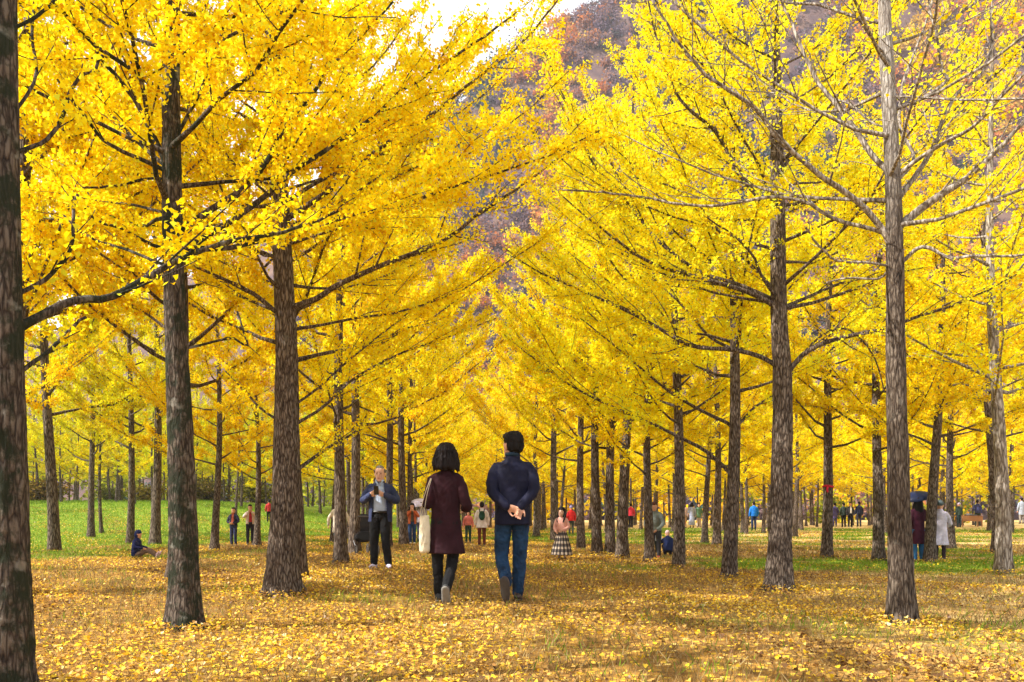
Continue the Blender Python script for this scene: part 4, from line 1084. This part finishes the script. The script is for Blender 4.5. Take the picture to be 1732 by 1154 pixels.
A = Acc(); A.tube([(-.03, -rr0 - .01, 0), (-.06, -rr0 - .02, -.05), (-.05, -rr0 - .02, -.11)], [.018, .022, .02], 8, flat=.3); A.plain('ribbon_tail', cloth((.55, .02, .05), .6, .2), o)
HAZE = .00035
# ------------------------------------------------------------------ ground
def nz2(X, Y, s, o=0):
    return np.array([noise.fractal(Vector((x * s + o, y * s, o * .37)), 1.0, 2.0, 4) for x, y in zip(X.ravel(), Y.ravel())]).reshape(X.shape)

def lawn_mask(X, Y, N, N2):
    a = ss(((-X - 5.8) * 1.0 + (Y - 24.5) * .32 + 6.5 * N) / 6.5) * ss((-X - 3) / 2)
    a = np.maximum(a, .75 * ss((-X - 4.6) / 1.0) * ss((N2 - .02) / .25) * ss((Y - 8) / 3))
    r = ss((N2 - .10) / .16) * ss((X - 1.0) / 1.5) * ss((Y - 11.5) / 4) * (1 - .55 * ss((Y - 44) / 10))
    c = ss((N2 + .02) / .2) * ss((Y - 26) / 4) * (1 - ss((Y - 38) / 6)) * .8
    b = .32 * ss((N2 - .22) / .15)
    return np.clip(np.maximum(np.maximum(a, r), np.maximum(b, c)), 0, 1)

ys = np.concatenate([np.linspace(-12, 3, 10), np.arange(3.3, 30, .3), np.arange(30, 70, .8), np.linspace(71, 140, 24), np.geomspace(145, 900, 14)])
xs = np.concatenate([-np.geomspace(700, 42, 12), np.arange(-40, -16, .9), np.arange(-16, 16, .35), np.arange(16, 40, .9), np.geomspace(42, 700, 12)])
GX, GY = np.meshgrid(xs, ys)
N1 = nz2(GX, GY, .35, 3); N2 = nz2(GX, GY * 1.9, .22, 9)
GL = lawn_mask(GX, GY, N1, N2)
GZ = G(GX, GY)
V = np.stack([GX, GY, GZ], -1).reshape(-1, 3)
nx, ny = len(xs), len(ys)
ii = (np.arange(ny - 1)[:, None] * nx + np.arange(nx - 1)[None, :]).ravel()
F = np.stack([ii, ii + 1, ii + nx + 1, ii + nx], -1)
m, nt, out = new_mat('ground_litter')
pos = nd(nt, 'ShaderNodeNewGeometry').outputs['Position']
def noise_n(scale, det=4, rough=.6, vec=None):
    n = nd(nt, 'ShaderNodeTexNoise'); n.inputs['Scale'].default_value = scale; n.inputs['Detail'].default_value = det; n.inputs['Roughness'].default_value = rough
    nt.links.new(vec or pos, n.inputs['Vector']); return n.outputs[0]
r1 = ramp(nt, [(.3, (.085, .048, .02)), (.48, (.25, .135, .035)), (.62, (.50, .28, .055)), (.75, (.64, .40, .075))])
nt.links.new(noise_n(7, 8, .75), r1.inputs[0]); col = r1.outputs[0]
# leaf sized flecks
vo = nd(nt, 'ShaderNodeTexVoronoi'); vo.inputs['Scale'].default_value = 17; vo.inputs['Randomness'].default_value = 1; nt.links.new(pos, vo.inputs['Vector'])
sp = nd(nt, 'ShaderNodeSeparateColor'); nt.links.new(vo.outputs['Color'], sp.inputs[0])
r2 = ramp(nt, [(0, (.22, .12, .045)), (.3, (.40, .23, .07)), (.55, (.66, .40, .05)), (.8, (.80, .56, .05)), (1, (.62, .48, .20))]); nt.links.new(sp.outputs[0], r2.inputs[0])
cov = nd(nt, 'ShaderNodeMath', operation='LESS_THAN'); nt.links.new(vo.outputs['Distance'], cov.inputs[0]); cov.inputs[1].default_value = .46
gate = nd(nt, 'ShaderNodeMath', operation='GREATER_THAN'); nt.links.new(sp.outputs[1], gate.inputs[0]); gate.inputs[1].default_value = .42
mu = nd(nt, 'ShaderNodeMath', operation='MULTIPLY'); nt.links.new(cov.outputs[0], mu.inputs[0]); nt.links.new(gate.outputs[0], mu.inputs[1])
col = mixc(nt, mu.outputs[0], col, r2.outputs[0])
# broad swings of litter tone that also paint in dappled sun and shade
rb = ramp(nt, [(.36, (.58, .57, .46)), (.5, (1.0, .95, .88)), (.66, (1.3, 1.25, 1.2))]); nt.links.new(noise_n(.9, 6, .65), rb.inputs[0])
col = mixc(nt, 1.0, col, rb.outputs[0], 'MULTIPLY')
# dry grass tone at the right, paled to put the sunlight there into colour
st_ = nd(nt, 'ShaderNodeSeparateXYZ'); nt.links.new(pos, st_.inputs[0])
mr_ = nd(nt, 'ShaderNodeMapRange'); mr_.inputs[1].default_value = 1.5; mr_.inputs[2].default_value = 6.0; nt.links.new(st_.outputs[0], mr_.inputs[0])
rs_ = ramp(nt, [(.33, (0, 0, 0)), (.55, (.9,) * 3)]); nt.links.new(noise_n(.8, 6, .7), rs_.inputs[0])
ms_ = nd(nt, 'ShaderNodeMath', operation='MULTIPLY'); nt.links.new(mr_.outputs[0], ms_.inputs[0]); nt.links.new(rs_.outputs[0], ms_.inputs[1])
sunlit_straw = ramp(nt, [(.3, (.50, .33, .13)), (.7, (.80, .60, .28))]); nt.links.new(noise_n(9, 8, .75), sunlit_straw.inputs[0])
col = mixc(nt, ms_.outputs[0], col, sunlit_straw.outputs[0])
# grass
at = nd(nt, 'ShaderNodeAttribute', attribute_name='lawn')
gr = ramp(nt, [(.3, (.07, .10, .010)), (.5, (.14, .23, .015)), (.7, (.28, .31, .03))]); nt.links.new(noise_n(2.2, 7, .7), gr.inputs[0])
fl = nd(nt, 'ShaderNodeMath', operation='GREATER_THAN'); fl.inputs[1].default_value = .86; nt.links.new(sp.outputs[2], fl.inputs[0])
mu2 = nd(nt, 'ShaderNodeMath', operation='MULTIPLY'); nt.links.new(cov.outputs[0], mu2.inputs[0]); nt.links.new(fl.outputs[0], mu2.inputs[1])
gcol = mixc(nt, mu2.outputs[0], gr.outputs[0], r2.outputs[0])
lm = nd(nt, 'ShaderNodeMath', operation='MULTIPLY_ADD'); lm.inputs[1].default_value = 2.2; lm.inputs[2].default_value = -1.1; nt.links.new(noise_n(3.5, 6, .7), lm.inputs[0])
ad = nd(nt, 'ShaderNodeMath', operation='ADD', use_clamp=True); nt.links.new(lm.outputs[0], ad.inputs[0]); 
lm2 = nd(nt, 'ShaderNodeMath', operation='MULTIPLY_ADD'); lm2.inputs[1].default_value = 1.7; lm2.inputs[2].default_value = -.35; nt.links.new(at.outputs['Fac'], lm2.inputs[0]); nt.links.new(lm2.outputs[0], ad.inputs[1])
col = mixc(nt, ad.outputs[0], col, gcol)
bp_ = nd(nt, 'ShaderNodeBump'); bp_.inputs['Strength'].default_value = .8; bp_.inputs['Distance'].default_value = .05; nt.links.new(noise_n(16, 6, .7), bp_.inputs['Height'])
p = nd(nt, 'ShaderNodeBsdfPrincipled'); p.inputs['Roughness'].default_value = .95; p.inputs['Specular IOR Level'].default_value = .1
nt.links.new(col, p.inputs['Base Color']); nt.links.new(bp_.outputs[0], p.inputs['Normal']); nt.links.new(p.outputs[0], out.inputs[0])
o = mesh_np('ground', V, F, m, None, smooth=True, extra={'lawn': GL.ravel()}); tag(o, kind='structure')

from mathutils.bvhtree import BVHTree
def lawn_at(X, Y):
    i = np.clip(np.searchsorted(ys, Y) - 1, 0, ny - 2); j = np.clip(np.searchsorted(xs, X) - 1, 0, nx - 2)
    fy = np.clip((Y - ys[i]) / (ys[i + 1] - ys[i]), 0, 1); fx = np.clip((X - xs[j]) / (xs[j + 1] - xs[j]), 0, 1)
    return GL[i, j] * (1 - fy) * (1 - fx) + GL[i + 1, j] * fy * (1 - fx) + GL[i, j + 1] * (1 - fy) * fx + GL[i + 1, j + 1] * fy * fx
def patch_at(X, Y):
    return np.sin(X * 1.7 + 1.3 * np.sin(Y * .8)) * np.sin(Y * 1.3 + X * .5) + .6 * np.sin(X * 3.9 + Y * 2.7)

# ------------------------------------------------------------------ fallen leaves, each a small curled fan
def scatter(n, y0, y1, pw, wide=.64, margin=1.2):
    Y = (y0 ** pw + rng.uniform(0, 1, n) * (y1 ** pw - y0 ** pw)) ** (1 / pw)
    X = rng.uniform(-1, 1, n) * (wide * Y + margin)
    return X, Y
LITTER = leaf_material('fallen_leaf', [(0.0, (.13, .06, .022)), (.16, (.34, .17, .04)), (.34, (.60, .36, .09)), (.5, (.85, .53, .03)), (.75, (.86, .60, .025)), (.9, (.84, .66, .10)), (1, (.74, .64, .36))], trans=.25, tint=False, gloss=.03)
X, Y = scatter(360000, 3.9, 46, 1.05)
L = lawn_at(X, Y); keep = rng.uniform(0, 1, len(X)) < np.clip(.58 - .42 * L + .50 * patch_at(X * .7, Y * .6) - .42 * ss((X - 1.5) / 3) * ss((Y - 9) / 4), .07, 1)
X, Y, L = X[keep], Y[keep], L[keep]
zr_ = rng.uniform(.004, .03, len(X))
for o_ in list(COL.objects):                              # leaves drifted against the feet of the nearer trees
    if o_.get('category') == 'tree' and o_.location.y < 22 and abs(o_.location.x) < .62 * o_.location.y + 1:
        q_ = int(420 if o_.location.y < 12 else 200); a_ = rng.uniform(0, 2 * math.pi, q_); r_ = .12 + np.abs(rng.normal(0, .17, q_)) + .06
        X = np.concatenate([X, o_.location.x + r_ * np.cos(a_)]); Y = np.concatenate([Y, o_.location.y + r_ * np.sin(a_)]); zr_ = np.concatenate([zr_, rng.uniform(.004, .02, q_) + np.clip(.07 - .16 * (r_ - .15), 0, .07) * rng.uniform(.2, 1, q_)])
n = len(X)
Pp = np.stack([X, Y, G(X, Y) + zr_], -1)
D = np.stack([rng.normal(size=n), rng.normal(size=n), rng.normal(size=n) * .38 + .1], -1); D /= np.linalg.norm(D, axis=1)[:, None]
Wd = np.cross(D, np.stack([rng.normal(size=n) * .35, rng.normal(size=n) * .35, np.ones(n)], -1)); Wd /= np.linalg.norm(Wd, axis=1)[:, None]
Nn = np.cross(Wd, D); Nn *= np.sign(Nn[:, 2:3] + 1e-6)
s = (rng.uniform(.018, .036, n) * (1 + .02 * np.clip(Y - 8, 0, 30)))[:, None]
cur = rng.uniform(-.05, .45, n)[:, None] * s
Vl = np.empty((n, 6, 3))
Vl[:, 0] = Pp - .35 * s * D + .1 * cur * Nn
Vl[:, 1] = Pp + s * (.28 * D + .62 * Wd) + cur * Nn
Vl[:, 2] = Pp + s * (.58 * D + .30 * Wd) + .55 * cur * Nn
Vl[:, 3] = Pp + s * .50 * D + .2 * cur * Nn
Vl[:, 4] = Pp + s * (.58 * D - .30 * Wd) + .55 * cur * Nn
Vl[:, 5] = Pp + s * (.28 * D - .62 * Wd) + cur * Nn
base = np.arange(n)[:, None] * 6
Fq = np.concatenate([base + np.array([[0, 1, 2, 3]]), base + np.array([[0, 3, 4, 5]])])
pv = patch_at(X * .6 + 3, Y * .45)
tone = np.clip(rng.beta(1.35, 2.1, n) * .95 + .15 * pv + rng.normal(0, .1, n), 0, 1)
o = mesh_np('fallen_leaves', Vl.reshape(-1, 3), Fq, LITTER, None, tone=np.concatenate([tone, tone])); tag(o, 'yellow and brown fallen ginkgo leaves strewn over the grass', 'leaves', None, 'stuff')

# ------------------------------------------------------------------ grass
def blades(name, n, y0, y1, pw, hgt, wid, keepf, stops, label, tonefn):
    X, Y = scatter(n, y0, y1, pw)
    k_ = rng.uniform(0, 1, n) < keepf(X, Y); X, Y = X[k_], Y[k_]; n = len(X)
    Z = G(X, Y) - .004
    h = hgt * rng.uniform(.5, 1.3, n) * (1 + .012 * Y); a = rng.uniform(0, 2 * math.pi, n); w = wid * (1 + .07 * Y) * rng.uniform(.7, 1.3, n)
    lx, ly = rng.normal(size=n) * .5 * h, rng.normal(size=n) * .5 * h
    V = np.empty((n, 4, 3))
    V[:, 0] = np.stack([X - np.cos(a) * w, Y - np.sin(a) * w, Z], -1); V[:, 1] = np.stack([X + np.cos(a) * w, Y + np.sin(a) * w, Z], -1)
    V[:, 2] = np.stack([X + lx + np.cos(a) * w * .25, Y + ly, Z + h], -1); V[:, 3] = np.stack([X + lx * .9 - np.cos(a) * w * .25, Y + ly * .9, Z + h * .96], -1)
    mt = leaf_material(name + '_blade', stops, trans=.35, tint=False)
    o = mesh_np(name, V.reshape(-1, 3), np.arange(n * 4).reshape(-1, 4), mt, None, tone=tonefn(X, Y, n)); tag(o, label, 'grass', None, 'stuff')
blades('grass', 210000, 4.2, 55, 1.25, .06, .0028, lambda X, Y: np.clip(lawn_at(X, Y) * 1.2 + .02 + .22 * np.clip(-patch_at(X * .7, Y * .6), 0, 1), .03, 1), [(0, (.06, .13, .012)), (.5, (.17, .29, .02)), (1, (.34, .42, .05))], 'short green grass on the lawn and in patches between the trees', lambda X, Y, n: np.clip(rng.normal(.5, .22, n), 0, 1))
blades('dry_grass', 150000, 4.2, 26, 1.1, .05, .0024, lambda X, Y: np.clip(.85 - lawn_at(X, Y) - .25 * patch_at(X * .7, Y * .6), .05, 1), [(0, (.12, .075, .03)), (.5, (.33, .22, .09)), (1, (.52, .42, .20))], 'short dry brown grass among the fallen leaves', lambda X, Y, n: np.clip(rng.normal(.45, .22, n), 0, 1))

# ------------------------------------------------------------------ hill with its autumn wood
rx = np.array([-900, 0, 400, 600, 690, 740, 800, 860, 930, 980, 1060, 1300, 1732, 2600])
ry = np.array([760, 600, 430, 310, 235, 198, 146, 98, 58, 34, -4, -95, -170, -260])
YB, YR = 125.0, 270.0
def hill(X, t):
    """t 0 foot .. 1 crest .. 1.5 behind"""
    Y = YB + (YR - YB) * t
    xpx = CX + FPX * X / YR
    zr = CAMH + (HY - np.interp(xpx, rx, ry)) * YR / FPX
    prof = np.where(t <= 1, ss(t * .5 + .02 * 0) * 2 * (.6 + .4 * t), 1 - .5 * (t - 1) ** 2)
    n = np.sin(X * .06 + Y * .02) * 4 * t * np.clip(1.15 - t, 0, 1) + np.sin(X * .021 - 1.1) * 6 * t * np.clip(1.1 - t, 0, 1)
    return Y, -1.5 + (zr + 1.5) * prof + n
hx = np.linspace(-240, 330, 90); ht = np.linspace(-.05, 1.5, 45)
HXg, HTg = np.meshgrid(hx, ht); HYg, HZg = hill(HXg, HTg)
nxh = len(hx); ii = (np.arange(len(ht) - 1)[:, None] * nxh + np.arange(nxh - 1)[None, :]).ravel()
mh, nth, outh = new_mat('hill_floor')
nn = nth.nodes.new('ShaderNodeTexNoise'); nn.inputs['Scale'].default_value = .2; nn.inputs['Detail'].default_value = 6
g_ = nth.nodes.new('ShaderNodeNewGeometry'); nth.links.new(g_.outputs['Position'], nn.inputs['Vector'])
rr_ = ramp(nth, [(.3, (.07, .05, .06)), (.7, (.19, .12, .09))]); nth.links.new(nn.outputs[0], rr_.inputs[0])
pb = nth.nodes.new('ShaderNodeBsdfDiffuse'); nth.links.new(rr_.outputs[0], pb.inputs[0]); nth.links.new(pb.outputs[0], outh.inputs[0])
o = mesh_np('hill', np.stack([HXg, HYg, HZg], -1).reshape(-1, 3), np.stack([ii, ii + 1, ii + nxh + 1, ii + nxh], -1), mh, None, smooth=True); tag(o, kind='structure')
NC = 5200; per = 110
cx = rng.uniform(-62, 195, NC); ct = rng.uniform(.05, 1.06, NC) ** .9
cy, cz = hill(cx, ct)
cr = rng.uniform(1.5, 3.3, NC) * (.8 + .5 * rng.uniform(0, 1, NC) ** 3)
kind = np.array([noise.fractal(Vector((x * .03, t * 5, 4.0)), 1, 2, 3) for x, t in zip(cx, ct)]) * 1.1 + rng.normal(0, .2, NC) - .30 + .95 * ss((cx - 80) / 35) * ss((ct - .22) / .3)
kt = np.clip(.5 + .62 * kind, 0.001, .999)
idx = np.repeat(np.arange(NC), per); N = len(idx)
d = rdir(N, rng); d[:, 2] = np.abs(d[:, 2]) * 1.0 - .25 * rng.uniform(0, 1, N)
lump = 1 + .22 * np.sin(d[:, 0] * 4 + idx) * np.sin(d[:, 1] * 4 + idx * 1.7)
rad = rng.uniform(.35, 1.08, N) * lump
Pp = np.stack([cx[idx], cy[idx], cz[idx]], -1) + np.array([0, 0, 1.0]) * (cr[idx] * 1.0)[:, None] + d * (rad * cr[idx])[:, None] * np.array([1, 1, 1.35])
Dd = d * .4 + rdir(N, rng); Dd /= np.linalg.norm(Dd, axis=1)[:, None]
V, F = leaf_quads(Pp, Dd, rng.uniform(.35, .95, N), rng, 1.0)
WOOD = leaf_material('autumn_wood', [(0, (.045, .085, .07)), (.12, (.08, .12, .09)), (.2, (.13, .10, .145)), (.38, (.20, .145, .18)), (.5, (.27, .17, .15)), (.62, (.48, .20, .08)), (.75, (.66, .20, .05)), (.86, (.55, .38, .08)), (1, (.68, .46, .06))], trans=.3, tint=False)
o = mesh_np('hillside_wood', V, F, WOOD, None, tone=np.clip(kt[idx] + rng.normal(0, .08, N), 0, 1)); tag(o, 'purple, rust and orange autumn wood covering the steep hillside', 'wood', None, 'stuff')
# trees closing the rows far off
NB = 260; per = 150
bx_ = rng.uniform(-75, 80, NB); by_ = rng.uniform(82, 100, NB); bz_ = rng.uniform(.6, 8.5, NB) + G(bx_, by_); br = rng.uniform(1.6, 3.2, NB)
idx = np.repeat(np.arange(NB), per); N = len(idx); d = rdir(N, rng)
Pp = np.stack([bx_, by_, bz_], -1)[idx] + d * (br[idx] * rng.uniform(.5, 1, N))[:, None]
V, F = leaf_quads(Pp, rdir(N, rng), rng.uniform(.28, .55, N), rng)
FARW = leaf_material('far_wood', [(0, (.16, .20, .02)), (.35, (.45, .42, .03)), (.7, (.80, .58, .02)), (1, (.85, .52, .02))], trans=.45, tint=False)
o = mesh_np('far_woodland', V, F, FARW, None, tone=np.clip(rng.uniform(0, 1, NB)[idx] * (.35 + .65 * ss((bx_[idx] + 30) / 40)) + rng.normal(0, .08, N), 0, 1)); tag(o, 'yellow green wood closing the ends of the rows far away', 'wood', None, 'stuff')

# ------------------------------------------------------------------ shrubs along the top of the lawn
SHRUB = leaf_material('shrub_leaf', [(0, (.05, .06, .012)), (.4, (.16, .15, .02)), (.7, (.28, .22, .03)), (1, (.20, .12, .05))], trans=.3, tint=True)
gs = np.random.default_rng(9)
proto_sh = None
for i_, sxp in enumerate([-20, 70, 190, 250, 350, 440]):
    Yq = gs.uniform(55, 63); Xq = (sxp - CX) * Yq / FPX; bq = Vector((Xq, Yq, float(G(Xq, Yq))))
    if proto_sh is None:
        proto_sh = empty('shrub', bq)
        pt = Parts(); tips = []
        for q in range(26):
            an = gs.uniform(0, 6.28); el = gs.uniform(.5, 1.4); ln = gs.uniform(.8, 1.6)
            t_ = np.linspace(0, 1, 5)[:, None]
            Pq = np.array([math.cos(an) * math.cos(el), math.sin(an) * math.cos(el), math.sin(el)]) * ln * t_ + gs.normal(size=(5, 3)) * .05 * t_
            pt.add(*tube(Pq, np.linspace(.015, .004, 5), 5)); tips.append(Pq[1:])
        pt.build('stems', BARK, proto_sh)
        tp = np.concatenate(tips); idq = np.repeat(np.arange(len(tp)), 30); Nq = len(idq)
        Vq, Fq_ = leaf_quads(tp[idq] + gs.normal(size=(Nq, 3)) * .2, rdir(Nq, gs), gs.uniform(.08, .15, Nq), gs)
        mesh_np('foliage', Vq, Fq_, SHRUB, proto_sh, tone=np.clip(gs.normal(.5, .2, Nq), 0, 1)); r_ = proto_sh
    else:
        r_ = proto_sh.copy(); COL.objects.link(r_)
        for ch in proto_sh.children:
            c_ = ch.copy(); COL.objects.link(c_); c_.parent = r_
    r_.location = bq; r_.rotation_euler = (0, 0, gs.uniform(0, 6.28)); q_ = gs.uniform(.7, 1.25); r_.scale = (q_ * 1.4, q_ * 1.2, q_)
    for ch in r_.children:
        if ch.name.startswith('foliage'): ch.color = (gs.uniform(.7, 1.3), gs.uniform(.7, 1.2), gs.uniform(.7, 1.3), 1)
    tag(r_, 'low dark shrub in the loose line along the top of the left lawn', 'shrub', 'shrubs along the top of the lawn', 'thing')
# ------------------------------------------------------------------ haze in the air
mz, ntz, oz = new_mat('haze')
pv_ = ntz.nodes.new('ShaderNodeVolumePrincipled'); pv_.inputs['Color'].default_value = (.93, .90, .97, 1); pv_.inputs['Density'].default_value = HAZE; pv_.inputs['Anisotropy'].default_value = .2
ntz.links.new(pv_.outputs[0], oz.inputs['Volume'])
o = box('haze', (-760, -20, -4), (760, 960, 260), mz, None, 0); tag(o, 'thin pale haze in the valley air', 'haze', None, 'stuff')
# ------------------------------------------------------------------ sky, sun, camera
SUN_EL, SUN_DIR = R(43), Vector((-.90, -.30, 0)).normalized()      # the sun stands to the left, a little behind the camera
w = bpy.data.worlds.new('World'); sc.world = w; w.use_nodes = True
nt = w.node_tree; nt.nodes.clear()
out = nt.nodes.new('ShaderNodeOutputWorld'); bg = nt.nodes.new('ShaderNodeBackground')
sky = nt.nodes.new('ShaderNodeTexSky'); sky.sky_type = 'NISHITA'; sky.sun_disc = False; sky.sun_elevation = SUN_EL
sky.sun_rotation = math.atan2(SUN_DIR.x, SUN_DIR.y); sky.dust_density = 3.0; sky.air_density = 1.0
tc = nt.nodes.new('ShaderNodeTexCoord'); cn = nt.nodes.new('ShaderNodeTexNoise'); cn.inputs['Scale'].default_value = 2.2; cn.inputs['Detail'].default_value = 6
nt.links.new(tc.outputs['Generated'], cn.inputs['Vector'])
cr_ = ramp(nt, [(.30, (.25,) * 3), (.55, (.95,) * 3)]); nt.links.new(cn.outputs[0], cr_.inputs[0])
mixed = mixc(nt, cr_.outputs[0], sky.outputs[0], (9.5, 9.6, 9.9))
nt.links.new(mixed, bg.inputs[0]); bg.inputs[1].default_value = .08
nt.links.new(bg.outputs[0], out.inputs[0])
sl = bpy.data.lights.new('sun', 'SUN'); sl.energy = 5.0; sl.angle = R(.6); sl.color = (1.0, .95, .86)
so = link(bpy.data.objects.new('sun', sl)); v = Vector((SUN_DIR.x * math.cos(SUN_EL), SUN_DIR.y * math.cos(SUN_EL), math.sin(SUN_EL)))
so.rotation_euler = v.to_track_quat('Z', 'Y').to_euler(); so.location = v * 50
cam = bpy.data.cameras.new('camera'); cam.sensor_width = 36; cam.lens = 36 * FPX / 1732; cam.shift_y = (HY - 577) / 1732; cam.clip_end = 3000; cam.clip_start = .05
co = link(bpy.data.objects.new('camera', cam)); co.location = (0, 0, CAMH); co.rotation_euler = (R(90), 0, 0); sc.camera = co
sc.render.engine = 'CYCLES'
cy_ = sc.cycles
cy_.max_bounces = 10; cy_.diffuse_bounces = 6; cy_.glossy_bounces = 2; cy_.transmission_bounces = 8; cy_.transparent_max_bounces = 4; cy_.volume_bounces = 0
cy_.caustics_reflective = False; cy_.caustics_refractive = False
try:
    cy_.use_denoising = True; cy_.denoiser = 'OPENIMAGEDENOISE'; cy_.denoising_input_passes = 'RGB_ALBEDO_NORMAL'
except Exception: pass
sc.view_settings.view_transform = 'Standard'; sc.view_settings.look = 'None'; sc.view_settings.exposure = 1.05; sc.view_settings.gamma = 1
